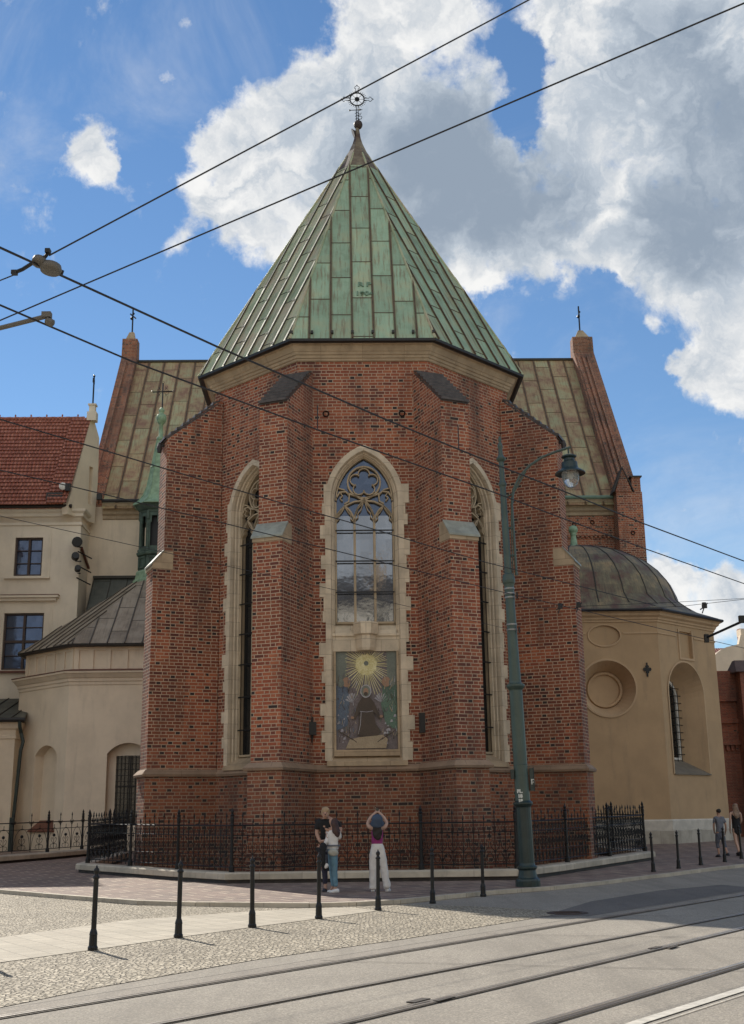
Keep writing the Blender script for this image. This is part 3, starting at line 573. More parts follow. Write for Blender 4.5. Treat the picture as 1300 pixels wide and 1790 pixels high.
# mosaic: a flat picture of gold rays over a robed figure, in coloured stone
def mosaic():
    def tess(name,c,c2,sc=38,metal=0,rough=.45):
        mm,t,b=mat(name,rough,metal); v=t.new('ShaderNodeTexVoronoi'); v.inputs['Scale'].default_value=sc; t.set(v.inputs['Vector'],oc(t))
        r=t.sep(v.outputs['Color'])[0]; n=t.ss(t.noise(oc(t),2.6,4),.35,.65); col=t.mix(t.m('ADD',t.m('MULTIPLY',r,.6),t.m('MULTIPLY',n,.4)),c,c2); t.set(b.inputs['Base Color'],col); return mm
    ms=[tess('tesserae_violet',(0.101,0.085,0.085),(0.211,0.171,0.182)),tess('tesserae_gold',(0.554,0.484,0.202),(0.806,0.766,0.484),30,.1),tess('tesserae_brown',(0.045,0.031,0.022),(0.076,0.050,0.035)),
        tess('tesserae_green',(0.060,0.111,0.085),(0.120,0.211,0.151)),tess('tesserae_blue',(0.060,0.085,0.141),(0.132,0.182,0.242)),tess('tesserae_sand',(0.302,0.232,0.151),(0.423,0.343,0.232)),tess('tesserae_lilac',(0.302,0.283,0.343),(0.484,0.484,0.504),26),
        tess('tesserae_skin',(0.283,0.161,0.101),(0.363,0.221,0.141)),tess('tesserae_grey',(0.120,0.141,0.120),(0.202,0.221,0.182))]
    m=MB(); D=[.2]
    def poly(pts,mi,lift=.004): D[0]-=lift; m.cur=mi; WF.panel(m,pts,D[0])
    zb,zt=3.56,6.41; m.cur=0; WF.panel(m,[(-.89,zb),(.89,zb),(.89,zt),(-.89,zt)],D[0])
    poly([(-.89,zb+1.9),(-.6,zb+1.9),(-.55,zt),(-.89,zt)],8); poly([(.6,zb+1.8),(.89,zb+1.8),(.89,zt),(.6,zt)],8,0)
    cx,cz=.0,6.02; rnd=random.Random(2)
    D[0]-=.004; m.cur=1
    for k in range(64):
        a=R(k*360/64.+rnd.uniform(-1.5,1.5)); L=rnd.uniform(.75,.98) if math.sin(a)<-.2 else rnd.uniform(.55,.7)
        p=[]
        for (r_,w) in ((.2,.010),(.2,-.010),(L,-.006),(L,.006)):
            x=cx+math.cos(a)*r_-math.sin(a)*w; z=cz+math.sin(a)*r_+math.cos(a)*w; p.append((max(-.62,min(.62,x)),min(zt-.01,z)))
        WF.panel(m,p,D[0]-.0001*k)
    D[0]-=.006; poly([(x*(1+.08*math.sin(i_*2.4)),min(cz+(z-cz)*(1+.08*math.cos(i_*3.1)),zt-.01)) for i_,(x,z) in enumerate(circ(cx,cz,.31,n=26)[:-1])],1); poly(circ(cx,cz+.04,.07,n=14),8)
    poly([(-.89,zb+.55),(-.56,zb+.7),(-.5,zb+1.3),(-.55,zb+1.85),(-.89,zb+1.85)],4); poly([(.89,zb+.55),(.56,zb+.7),(.42,zb+1.3),(.48,zb+1.85),(.89,zb+1.85)],3,0)
    for sg in (-1,1):                                # wing-like light shapes
        for k in range(7):
            a=R(20+k*22); x0=sg*.42; z0=zb+1.35; poly([(x0,z0),(x0+sg*.2*math.cos(a)-.02,z0+.26*math.sin(a)),(x0+sg*.2*math.cos(a)+.03,z0+.27*math.sin(a)+.03)],6,.0008)
        for k in range(12):
            x=sg*rnd.uniform(.5,.85); z=zb+rnd.uniform(.1,1.0); s=rnd.uniform(.02,.05); poly([(x-s,z-s),(x+s,z-s*.5),(x+s*.6,z+s),(x-s*.5,z+s*.8)],6,.0006)
        poly(circ(sg*.58,zb+1.95,.13,.15,n=12),7,.001); poly(circ(sg*.74,zb+1.92,.09,.12,n=10),8,.001)
    for k in range(150):                             # stems, leaves and folds
        sg=rnd.choice((-1,1)); x=sg*rnd.uniform(.3,.87); z=zb+rnd.uniform(.05,2.1); a=R(rnd.uniform(60,120)); L=rnd.uniform(.06,.2); wd=rnd.uniform(.006,.016)
        dx_,dz_=math.cos(a),math.sin(a); x2=max(-.88,min(.88,x+dx_*L)); mi_=rnd.choice((6,8,2,2,5,4 if sg<0 else 3,0)); 
        WF.panel(m,[(x-wd,z),(x+wd,z),(x2+wd*.3,z+dz_*L),(x2-wd*.3,z+dz_*L)],D[0]-.001-.00002*k); m.mi[-1]=mi_
    D[0]-=.005
    poly([(-.62,zb+.04),(.55,zb+.04),(.6,zb+.3),(.45,zb+.42),(-.2,zb+.36),(-.5,zb+.3)],5)
    for sg in (-1,1):
        for k in range(4): x=sg*(.3+.12*k); z=zb+.2+.07*k; poly([(x,z),(x+sg*.16,z+.12),(x+sg*.17,z+.16),(x,z+.03)],2,.0006)
    poly([(-.28,zb+.4),(.3,zb+.4),(.42,zb+.5),(.25,zb+.75),(.2,zb+1.1),(.36,zb+.85),(.4,zb+.92),(.22,zb+1.35),(.05,zb+1.56),(-.09,zb+1.56),(-.24,zb+1.35),(-.4,zb+.9),(-.34,zb+.85),(-.2,zb+1.1)],2)
    poly([(-.2,zb+1.09),(0,zb+1.07),(.18,zb+1.1),(.18,zb+1.115),(0,zb+1.085),(-.2,zb+1.105)],6); poly([(-.17,zb+1.08),(-.155,zb+1.08),(-.185,zb+.7),(-.25,zb+.44),(-.262,zb+.44),(-.2,zb+.7)],6,.0006)
    poly(circ(-.02,zb+1.68,.16,.19,n=18),6,.001); poly(circ(-.02,zb+1.68,.135,.165,n=18),8,.001); poly(circ(-.02,zb+1.67,.075,.105,n=14),7,.001); poly(circ(-.02,zb+1.6,.06,.06,n=12),2,.001)
    poly(circ(-.42,zb+.92,.05,.04,n=8),7,.001); poly(circ(.42,zb+.95,.05,.04,n=8),7,0)
    pn=m.build('mosaic_panel',ms,CH,recalc=False); pn['label']='mosaic of golden rays above a kneeling robed figure'
    m=MB(); WF.box(m,-.95,-.89,3.5,6.41,.05,.4); WF.box(m,.89,.95,3.5,6.41,.05,.4); WF.box(m,-.95,.95,3.38,3.56,.0,.4); m.build('mosaic_frame',STONE_W,pn)
mosaic()
# buttresses
def buttress(c,d,ko=False):
    d=Vector((d[0],d[1])).normalized(); t=Vector((-d.y,d.x)) # lateral
    P=lambda r,l,z: (c[0]+d.x*r+t.x*l,c[1]+d.y*r+t.y*l,z)
    w=.45; LL,LU=2.0,1.68
    def slab(m,prof,w0,w1): m.hexa([P(r,w0,z) for r,z in prof],[P(r,w1,z) for r,z in prof])
    m=MB(); slab(m,[(-.15,2.85),(LL,2.85),(LL,9.33),(LU,9.33),(LU,13.62),(0.0,15.08),(-.15,15.08)],-w,w)
    b=m.build('buttress',BRICK,CH)
    m=MB(); n=9
    for k in range(n):
        r0=LU+.1-(LU+.1)*k/n; z0=13.58+(15.12-13.58)*k/n; r1=LU+.1-(LU+.1)*(k+1.25)/n; z1=z0+(15.12-13.58)/n*1.25
        slab(m,[(r0,z0),(r1,z1-.09),(r1,z1-.04),(r0,z0+.085)],-w-.015,w+.015)
    slab(m,[(LU+.04,13.54),(LU+.04,13.6),(0,15.03),(0,14.97)],-w-.005,w+.005)
    m.build('coping',COPE,b)
    m=MB(); slab(m,[(LU-.3,9.3),(LL+.03,9.3),(LL+.03,9.44),(LU+.02,9.86),(LU-.3,9.86)],-w-.02,w+.02); m.build('weathering',STONE_W,b)
    m=MB(); slab(m,[(LL+.07,9.40),(LL+.07,9.46),(LU,9.92),(LU,9.87)],-w-.05,w+.05); m.build('lead_flashing',LEAD,b)
BUT=[(cA,(-math.cos(R(22.5)),-math.sin(R(22.5)))),(cB,(-math.sin(R(22.5)),-math.cos(R(22.5)))),(cC,(math.sin(R(22.5)),-math.cos(R(22.5)))),(cD,(math.cos(R(22.5)),-math.sin(R(22.5))))]
for c,d in BUT: buttress(c,d)
path=[(-4.91,27.9)]
for c,d in BUT:
    d=Vector(d); p=Vector((-d.y,d.x)); w=.47
    for (l,r) in ((-w,-w*T8),(-w,2.02),(w,2.02),(w,-w*T8)): path.append((c[0]+p.x*l+d.x*r,c[1]+p.y*l+d.y*r))
path.append((4.91,27.9))
m=MB(); loft_path(m,path,[(.04,-.3),(.04,2.92)]); m.build('plinth_wall',BRICK_DK,CH)
m=MB(); loft_path(m,path,[(.03,2.92),(.12,2.94),(.14,3.00),(.12,3.03),(.02,3.14),(-.03,3.16)]); m.build('string_course',stone_mat('sooty_stone',(.36,.25,.17),.5,1.1,.5),CH)
ep=[(-4.91,36),cA,cB,cC,cD,(4.91,36)]
m=MB(); loft_path(m,ep,[(-.05,15.46),(.05,15.48),(.06,15.55),(.10,15.57),(.12,15.64),(.16,15.66),(.19,15.73),(.22,15.75),(.30,15.90),(.36,15.93),(.40,15.97),(.3,16.0)]); m.build('cornice',STONE_W,CH)
m=MB(); loft_path(m,ep,[(.36,15.95),(.46,15.92),(.55,15.95),(.56,16.03),(.45,16.05)]); m.build('gutter',GUTTER,CH)
# main roof
def oc8(d): k=d*T8; return [(-4.91-d,36),(-4.91-d,2.88-k),(-2.03-k,-d),(2.03+k,-d),(4.91+d,2.88-k),(4.91+d,36)]
E8=[(x,y,16.03) for x,y in oc8(.54)]; AP=(0,4.91,26.3)
random.seed(11)
fm=MB(); lm=MB(); rm=MB(); sr=MB(); sdk=MB()
sheet_roof([E8[2],E8[3],AP],fm,sr,w=.67,row=1.95,u0=2.03+T8*.54+.02,rust=.10)
rf=fm.build('roof',COP_G,CH)
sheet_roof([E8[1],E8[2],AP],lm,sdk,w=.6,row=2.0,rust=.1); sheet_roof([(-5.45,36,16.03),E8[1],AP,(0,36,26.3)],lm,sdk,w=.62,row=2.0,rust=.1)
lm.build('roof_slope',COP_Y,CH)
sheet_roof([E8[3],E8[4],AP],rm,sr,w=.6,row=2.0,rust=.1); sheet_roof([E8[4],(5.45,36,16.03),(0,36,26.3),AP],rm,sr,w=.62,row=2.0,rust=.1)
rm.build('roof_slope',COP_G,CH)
sr.build('standing_seams',[SEAM_R,RUST_G],rf); sdk.build('standing_seams',[SEAM_D,RUST_G],rf)
m=MB()
for e in E8[1:5]: m.tube([e,tuple(e[i]+(AP[i]-e[i])*.93 for i in range(3))],.045,6)
m.build('hip_roll',COP_Y,rf)
m=MB(); V0=Vector((0,-.54,16.03)); V1=Vector(AP); sl_=(V1-V0).normalized(); nn=Vector((1,0,0)).cross(sl_).normalized()
for k in range(8):
    p=V0+sl_*.2+Vector((-2.2+k*.63,0,0)); m=MB(); m.extr([p-Vector((.04,0,0)),p+Vector((.04,0,0)),p+Vector((.04,0,0))+sl_*.12,p-Vector((.04,0,0))+sl_*.12],nn*.07); m.build('snow_guard',SEAM_D,rf)
m=MB(); m.lathe([(.84,24.85),(.575,25.35),(.345,25.8),(.20,26.15),(.13,26.4),(.08,26.75),(.065,26.95)],(0,4.91,0),8,ang0=R(22.5)); m.build('roof_cap',simple('stained_copper',(.30,.25,.16),.6,var=.75,scale=1.5,c2=(.07,.035,.025)),rf)
m=MB(); m.sphere((.03,4.91,27.0),.17,12,8,1.1); m.lathe([(.2,0),(.13,.06),(.05,.14)],(-.16,4.9,26.62),10,axis=(.9,0,.35)); m.build('finial_ball',IRON_R,rf)
def letters(txt,x,v,size):
    cu=bpy.data.curves.new('lettering','FONT'); cu.body=txt; cu.size=size; cu.extrude=.012; cu.offset=.008; cu.align_x='CENTER'
    ob=bpy.data.objects.new('tmp',cu); COL.objects.link(ob); dg=bpy.context.evaluated_depsgraph_get(); me=bpy.data.meshes.new_from_object(ob.evaluated_get(dg)); bpy.data.objects.remove(ob)
    return me
def put_text(txt,origin,ux,uy,size,m_,parent,name='lettering',ext=.012,sx=1):
    me=letters(txt,0,0,size); ux=Vector(ux).normalized(); uy=Vector(uy).normalized(); uz=ux.cross(uy)
    off=BASE.get(parent.name,Vector((0,0,0)))
    for v in me.vertices: v.co=Vector(origin)-off+ux*v.co.x*sx+uy*v.co.y+uz*v.co.z
    me.materials.clear(); me.materials.append(m_); o=bpy.data.objects.new(name,me); COL.objects.link(o); o.parent=parent; BASE[o.name]=off; return o
TXM=simple('raised_copper',(.20,.31,.2),.6)
put_text('R P',V0+sl_*2.62+Vector((.1,0,0))+nn*.02,(1,0,0),sl_,.32,TXM,rf); put_text('1904',V0+sl_*2.15+Vector((.1,0,0))+nn*.02,(1,0,0),sl_,.30,TXM,rf)
def big_cross(c,z0,parent):
    m=MB(); x,y=c; T=lambda pts,r=.018: m.tube([(x+a,y,z) for a,z in pts],r,5)
    zc=z0+.98; T([(-.03,z0),(-.03,zc-.26)]); T([(.04,z0),(.04,zc-.26)]); T(circ(0,zc,.27,.27,n=24),.026); T(circ(0,zc,.07,.07,n=12),.03); m.sphere((x,y,zc),.05)
    for k in range(8): a=R(45*k); T([(.06*math.cos(a),zc+.06*math.sin(a)),(.26*math.cos(a),zc+.26*math.sin(a))],.009)
    for k in range(28):
        a=R(360/28*k)
        if k%7: T([(.28*math.cos(a),zc+.28*math.sin(a)),(.37*math.cos(a),zc+.37*math.sin(a))],.010)
    for ax,az in ((1,0),(-1,0),(0,1)):
        for s in (-1,1):
            q=lambda u,w:(ax*u+az*w*s,zc+az*u+ax*w*s)
            T([q(.28,.045),q(.46,.045),q(.47,.1),q(.53,.09),q(.54,.05),q(.62,0)],.013)
    T([(-.3,z0+.5),(.2,z0+.53)],.014); m.sphere((x-.28,y,z0+.5),.035); m.sphere((x+.1,y,z0+.53),.04)
    for k in range(3): T([(-.08,z0+.12+.12*k),(.0,z0+.17+.12*k),(.09,z0+.12+.12*k)],.012)
    T([(.05,z0+.1),(.16,z0+.14),(.18,z0+.22),(.12,z0+.26),(.06,z0+.24)],.013); T([(.05,z0+.28),(.13,z0+.34),(.15,z0+.4)],.012)
    return m.build('roof_cross',IRON,parent)
big_cross((0,4.91),27.12,rf)
# wall lanterns / loudspeakers beside the mosaic
for x,kind in ((-1.58,0),(1.62,1)):
    m=MB()
    if kind==0: m.box(x-.14,x+.12,-.3,-.08,3.98,4.34); m.box(x-.03,x+.03,-.1,.02,3.9,4.5); m.tube([(x-.02,-.16,4.3),(x-.04,-.14,4.6)],.02); m.lathe([(.015,-.22),(.03,0)],(x,-.18,3.98),6)
    else: m.box(x-.12,x+.14,-.3,-.08,4.0,4.55); m.box(x-.03,x+.03,-.1,.02,3.8,4.2); m.box(x-.13,x+.15,-.31,-.07,4.53,4.56)
    m.build('loudspeaker_box',BLACKM,CH)
# ---- transept
YE,YR,ZE,ZR=28.,36.4,18.75,30.1; TW=14.2; TL=13.75
def trz(y): return ZE+(ZR-ZE)*(y-YE)/(YR-YE)
m=MB(); m.face([(TW,YE,0),(4,YE,0),(4,YE,18.3),(TW,YE,18.3)]); m.face([(TW,YE,0),(TW,45,0),(TW,45,18.3),(TW,YE,18.3)])
for k in range(40): m.box(4.9+k*.24,5.02+k*.24,YE-.10,YE,16.3,16.42)
m.box(4.9,TW,YE-.12,YE,16.42,16.5); m.build('transept_wall',BRICK,CH)
m=MB(); m.face([(-14.9,YE,0),(-4,YE,0),(-4,YE,18.3),(-14.9,YE,18.3)]); m.build('plaster_transept_wall',PL_CRM,CH)
for sg,mm,gm in ((1,STONE_W,GUT_G),(-1,STONE_W,GUTTER)):
    m=MB(); pth=[(sg*4.9,YE),(sg*(TW if sg>0 else TL),YE)]; pth=pth if sg>0 else pth[::-1]
    loft_path(m,pth,[(0,17.55),(.08,17.6),(.08,17.75),(.2,17.85),(.22,18.1),(.38,18.25),(.4,18.4),(0,18.4)]); m.build('transept_cornice',mm,CH)
    m=MB(); m.tube([(sg*4.5,YE-.5,18.5),(sg*(TW if sg>0 else TL),YE-.5,18.5)],.10,8); m.build('transept_gutter',gm,CH)
rm_=MB(); sm_=MB(); random.seed(21)
for sg in (-1,1): sheet_roof([(sg*3,YE-.5,trz(YE-.5)),(sg*(TW if sg>0 else TL),YE-.5,trz(YE-.5)),(sg*(TW if sg>0 else TL),YR,ZR),(sg*3,YR,ZR)],rm_,sm_,w=.98,row=2.55,u0=0.3,seam=.055,rust=.2)
rm_.face([(-TL,YR,ZR),(TW,YR,ZR),(TW,YR+8.4,ZE),(-TL,YR+8.4,ZE)])
tr=rm_.build('transept_roof',COP_B,CH); sm_.build('standing_seams',[SEAM_B,RUST_B],tr)
m=MB(); m.box(-TL,TW,YR-.12,YR+.12,ZR-.03,ZR+.1); m.build('ridge_capping',SEAM_D,tr)
for sg in (-1,1):
    x0,x1=(TW,TW+1.3) if sg>0 else (-TL-.95,-TL)
    m=MB(); lift=1.0 if sg>0 else .8; zb=0 if sg>0 else 18.2; yb=YE-.35 if sg>0 else YE+.03
    m.extr([(x0,yb,zb),(x0,yb,trz(YE)+lift-.6),(x0,YR-.5,trz(YR-.5)+lift),(x0,YR-.4,ZR+1.45),(x0,YR+.4,ZR+1.45),(x0,YR+.5,trz(YR-.5)+lift),(x0,YR+8.7,trz(YE)+lift-.6),(x0,YR+8.7,zb)],(x1-x0,0,0))
    # moulded ribs running up the raking gable front
    sl2=Vector((0,YR-.6-YE,trz(YR-.6)-trz(YE))); nrm=Vector((0,-sl2.z,sl2.y)).normalized()
    offs=(.12,.42,.72) if sg>0 else (.5,)
    for o_ in offs:
        xa=x0+o_ if sg>0 else x1-o_-.18; p0=Vector((xa,YE-.2,trz(YE)+lift-.35)); m.extr([p0,p0+sl2,p0+sl2+nrm*.14,p0+nrm*.14],(.16,0,0))
    g=m.build('gable',BRICK_DK,CH)
    for k in range(3): pass
    m=MB(); xc=(x0+x1)/2-.05*sg
    m.hexa([(x0+.2,YR-.35,ZR+1.45),(x1-.2,YR-.35,ZR+1.45),(x1-.2,YR+.35,ZR+1.45),(x0+.2,YR+.35,ZR+1.45)],[(xc-.15,YR-.15,ZR+2.0),(xc+.15,YR-.15,ZR+2.0),(xc+.15,YR+.15,ZR+2.0),(xc-.15,YR+.15,ZR+2.0)]); m.build('gable_top',STONE_W,g)
    m=MB(); zc=ZR+2.0; m.tube([(xc,YR,zc),(xc,YR,zc+1.75)],.05,6); m.tube([(xc-.08,YR-.4,zc+1.15),(xc+.12,YR+.4,zc+1.2)],.045,6); m.sphere((xc-.05,YR-.05,zc+1.0),.11); m.sphere((xc+.04,YR,zc+1.35),.08); m.build('gable_cross',IRON,g)
# corner buttress with pinnacle, right
m=MB(); m.box(14.15,15.55,YE-1.2,YE-.3,0,18.6); m.hexa([(14.1,YE-1.25,18.6),(15.0,YE-1.25,18.6),(15.0,YE-.3,18.6),(14.1,YE-.3,18.6)],[(14.52,YE-1.25,19.85),(14.58,YE-1.25,19.85),(14.58,YE-.3,19.85),(14.52,YE-.3,19.85)]); m.box(15.1,15.58,YE-.9,YE+.6,18.6,19.5)
b=m.build('corner_buttress',BRICK,CH)
m=MB(); m.extr([(14.25,YE-1.32,18.9),(14.75,YE-1.32,20.2),(15.25,YE-1.32,18.9),(15.25,YE-1.32,19.0),(14.75,YE-1.32,20.32),(14.25,YE-1.32,19.0)][:3],(0,.06,0)) if False else None
m.extr([(14.02,YE-1.3,18.58),(14.55,YE-1.3,19.9),(14.55,YE-1.3,19.99),(13.96,YE-1.3,18.58)],(0,1,0)); m.extr([(15.08,YE-1.3,18.58),(14.55,YE-1.3,19.9),(14.55,YE-1.3,19.99),(15.14,YE-1.3,18.58)],(0,1,0)); m.box(15.02,15.66,YE-1.0,YE+.65,19.5,19.57)
m.build('coping',SLATE,b)
m=MB(); m.tube([(10.3,YE-.14,16.2),(10.3,YE-.14,17.3)],.03,5); m.tube(circp:=[(10.3+.09*math.cos(R(30*k)),YE-.14,17.4+.09*math.sin(R(30*k))) for k in range(13)],.02,4); m.build('wall_anchor',IRON,CH)
m=MB()
for x,z in ((12.0,17.1),(11.2,17.0),(14.9,16.3),(13.0,17.2)): m=MB(); m.tube([(x+.1*math.cos(R(45*k)),YE-(1.24 if x>14.4 else .04),z+.1*math.sin(R(45*k))) for k in range(9)],.025,4); m.build('wall_anchor',IRON,CH)
# wall anchors of the apse
m=MB()
for (x,z) in ((-1.15,13.75),(1.2,13.75)): m=MB(); m.tube([(x+.09*math.cos(R(45*k)),-.03,z+.09*math.sin(R(45*k))) for k in range(9)],.02,4); m.build('wall_anchor',IRON,CH)
for sg in (-1,1):
    m=MB(); cc=BUT[0][0] if sg<0 else BUT[3][0]; m.lathe([(.07,-.2),(.09,0),(.05,.12)],(cc[0]+sg*1.68,cc[1]-.72,13.42),6); m.tube([(cc[0]+sg*1.5,cc[1]-.7,13.5),(cc[0]+sg*1.75,cc[1]-.75,13.35)],.04,5); m.build('water_spout',SLATE,CH)
# ================================================================ RIGHT CHAPEL
RC=thing('chapel','ochre plaster chapel with ribbed dark dome and round niche, right of the church','chapel',(11.1,22,0),CHM)
B0=Vector((13.73,19)); tc=Vector((.743,.669)); C0=B0+tc*4.87; Ft=Wall((8.5,19),(1,0)); Ch=Wall((B0.x,B0.y),(tc.x,tc.y))
A0=Vector((8.47,19)); L0_=Vector((4.95,22.2))
m=MB()
Ft.wall(m,0,5.23,0,8.9,[circ(2.8,7.21,1.27,n=36,a0=270,a1=-90)],.9); Ft.wall(m,0,5.23,8.9,10.3,[circ(2.77,9.61,.72,.47,n=28,a0=270,a1=-90)],.07)
wo=arch_out(1.47,3.42,7.04,8.5,9,2.0)
Ch.wall(m,0,4.87,0,8.6,[wo],1.25); Ch.wall(m,0,4.87,8.6,10.3,[[(1.76,8.72),(1.76,9.96),(2.28,9.97),(2.8,9.96),(2.8,8.72)]],.14)
Ft.panel(m,circ(2.77,9.61,.74,.49,n=28),.07); Ch.panel(m,[(1.7,8.7),(1.7,10),(2.9,10),(2.9,8.7)],.14)
m.face([(C0.x,C0.y,0),(C0.x,27.9,0),(C0.x,27.9,10.3),(C0.x,C0.y,10.3)]); m.face([(A0.x,A0.y,0),(L0_.x,L0_.y,0),(L0_.x,L0_.y,10.3),(A0.x,A0.y,10.3)])
m.build('wall',PL_OCH,RC)
# round splayed niche
m=MB(); sh=lambda r,dx=0,dz=0: circ(2.8+dx,7.21+dz,r,n=36)
Ft.loft(m,[(sh(1.34),-.001),(sh(1.33),-.05),(sh(1.25),-.05),(sh(1.24),.0),(sh(.84,.0,-.0),.82),(sh(.80,.0,-.0),.70),(sh(.70,.0,-.0),.70),(sh(.68,.0,-.0),.85)],False); Ft.panel(m,sh(.75),.84)
m.build('round_niche',PL_OCH2,RC)
m=MB(); o_=lambda r,q: circ(2.77,9.61,.72+r,.47+r*q,n=30); Ft.loft(m,[(o_(.07,1),-.001),(o_(.06,1),-.045),(o_(.0,1),-.045),(o_(-.02,1),.05)],False)
Ft.box(m,0,1.93,9.68,9.75,-.04,.05); Ft.box(m,3.63,5.26,9.68,9.75,-.04,.05); Ch.box(m,-.03,1.5,9.68,9.75,-.04,.05); Ch.box(m,3.0,4.9,9.68,9.75,-.04,.05)
for (a0,a1,z0,z1) in ((1.66,1.76,8.62,10.05),(2.8,2.9,8.62,10.05),(1.76,2.8,8.62,8.72)): Ch.box(m,a0,a1,z0,z1,-.05,.02)
m.build('mouldings',PL_OCH2,RC)
m=MB(); Ch.loft(m,[(wo,-.001),(arch_out(1.56,3.36,7.04,8.58,9,2.0),-.04),(arch_out(1.47,3.42,7.04,8.5,9,2.0),-.04),(arch_out(1.45,3.44,7.04,8.48,9,2.0),.02),(arch_out(1.0,4.1,6.9,7.9,9,2.0),1.2)],False)
Ch.panel(m,[(.5,3.38),(3.5,3.38),(2.95,4.1),(1.05,4.1)],.0) if False else None
m.build('window_reveal',PL_OCH2,RC)
m=MB(); m.face([Ch.P(.53,3.42,-.06),Ch.P(3.47,3.42,-.06),Ch.P(3.0,4.12,1.2),Ch.P(1.0,4.12,1.2)]); Ch.box(m,.5,3.5,3.36,3.42,-.08,.02); m.build('window_sill',simple('grey_sill',(.2,.17,.13)),RC)
m=MB(); Ch.panel(m,arch_out(1.02,4.05,6.9,7.92,9,2.0),1.19); wd=m.build('window',GL_DK,RC,recalc=False)
m=MB(); Ch.loft(m,[(arch_out(1.0,4.1,6.9,7.9,9,2.0),1.12),(arch_out(.86,4.2,6.9,7.76,9,2.0),1.12),(arch_out(.86,4.2,6.9,7.76,9,2.0),1.19)]); m.build('window_frame',WHITE,wd)
m=MB()
for k in range(6): a=1.15+k*.34; m.tube([Ch.P(a,4.0,1.02),Ch.P(a,6.9+math.sqrt(max(0,.95**2-(a-2)**2)),1.02)],.018,5)
for k in range(10): m.tube([Ch.P(1.0,4.35+k*.34,1.0),Ch.P(3.1,4.35+k*.34,1.0)],.02,5)
m.build('window_grille',IRON,wd)
pth=[tuple(L0_),tuple(A0),tuple(B0),tuple(C0),(C0.x,27.9)]
m=MB(); loft_path(m,pth,[(-.02,10.2),(.05,10.22),(.06,10.3),(.12,10.34),(.14,10.42),(.26,10.5),(.29,10.6),(.36,10.64),(.37,10.7),(0,10.74)]); m.build('cornice',PL_OCH2,RC)
m=MB(); loft_path(m,pth,[(0,.95),(.07,.97),(.08,1.36),(.03,1.42),(-.02,1.42)]); m.build('slab_course',simple('white_slab',(.62,.57,.49),.8,var=.2),RC)
m=MB(); loft_path(m,pth,[(.13,-.1),(.13,.93),(.06,.97),(0,.97)]); m.build('plinth',MARBLE,RC)
m=MB(); loft_path(m,pth,[(.36,10.66),(.46,10.66),(.50,10.72),(.46,10.78),(.3,10.79)]); m.build('gutter',GUTTER,RC)
m=MB(); p=(13.13-8.5,8.04)
for dx,dz in ((.11,0),(-.11,0),(0,.12),(0,-.12)): Ft.panel(m,circ(p[0]+dx,p[1]+dz,.085,n=12),-.04-abs(dx)*.02)
Ft.box(m,p[0]-.03,p[0]+.03,p[1]-.33,p[1]+.3,-.05,.02); m.build('wall_anchor',IRON,RC)
cx_,cy_=11.1,24.4
epoly=[(8.3,18.6),(13.88,18.6),(17.75,22.0),(17.75,26.8),(13.88,30.2),(8.3,30.2),(4.5,26.8),(4.5,22.0)]
def rayhit(a):
    d=(math.cos(a),math.sin(a)); best=99
    for i in range(8):
        p=epoly[i]; q=epoly[(i+1)%8]; ex,ey=q[0]-p[0],q[1]-p[1]; den=d[0]*ey-d[1]*ex
        if abs(den)<1e-9: continue
        t=((p[0]-cx_)*ey-(p[1]-cy_)*ex)/den; u=((p[0]-cx_)*d[1]-(p[1]-cy_)*d[0])/den
        if t>0 and -1e-6<=u<=1+1e-6: best=min(best,t)
    return best
N=96; prof=[(5.1,11.7),(4.98,12.1),(4.72,12.72),(4.3,13.28),(3.7,13.83),(2.9,14.3),(2.0,14.64),(1.05,14.85),(.25,14.93)]
def domept(j,i):
    a=2*math.pi*i/N; c,s=math.cos(a),math.sin(a)
    if j==0: r=rayhit(a); return (cx_+c*r,cy_+s*r,10.79)
    if j==1: r=rayhit(a)*.42+5.1*.58+.08; r=max(r,5.22); return (cx_+c*r,cy_+s*r,11.15)
    r,z=prof[j-2]; return (cx_+c*r,cy_+s*r,z)
m=MB(); sm=MB(); K=len(prof)+2; random.seed(4)
for i in range(0,N,4):
    tn=(random.random()*.8,random.random(),0)
    for ii in range(i,i+4):
        for j in range(K-1):
            tt=tn if j!=2 else (random.random()*.2,.1,0)
            if j<2: tt=(.05,.3,0)
            m.face([domept(j,ii),domept(j,ii+1),domept(j+1,ii+1),domept(j+1,ii)],tint=tt)
    sm.tube([domept(j,i) for j in range(1,K)],.035,5)
d_=m.build('dome',COP_DOME,RC,smooth=False); sm.build('standing_seams',SEAM_D,d_)
m=MB(); m.lathe([(.34,14.85),(.3,14.95),(.19,15.1),(.14,15.5),(.13,15.62),(.18,15.66),(.12,15.7),(.21,15.78),(.25,15.9),(.21,16.05),(.1,16.13)],(11.2,24.4,0),14); m.build('finial',VERDI,RC,smooth=True)
# ================================================================ LEFT CHAPEL
LC=thing('chapel','cream plaster chapel with shallow grey sheet roof and green lantern turret, left of the church','chapel',(-10.4,22,0),CHM)
P0=(-16.35,23.1); P1=(-13.25,20.); P2=(-7.5,20.); P3=(-4.95,22.55)
Lf=Wall(P1,(1,0)); Lc=Wall(P0,(s2,-s2))
m=MB(); Lf.wall(m,0,5.75,0,7.9,[arch_out(.95,1.25,4.62,5.1,6,2.8)],.5); Lc.wall(m,0,4.384,0,7.9,[arch_out(.95,1.35,4.65,5.1,6,2.7)],.45)
m.face([(P0[0],P0[1],0),(P0[0],28,0),(P0[0],28,7.9),(P0[0],P0[1],7.9)]); m.face([(P2[0],P2[1],0),(P3[0],P3[1],0),(P3[0],P3[1],7.9),(P2[0],P2[1],7.9)])
Lc.panel(m,[(1.6,1.2),(3.8,1.2),(3.8,5.3),(1.6,5.3)],.45)
m.build('wall',PL_CRM,LC)
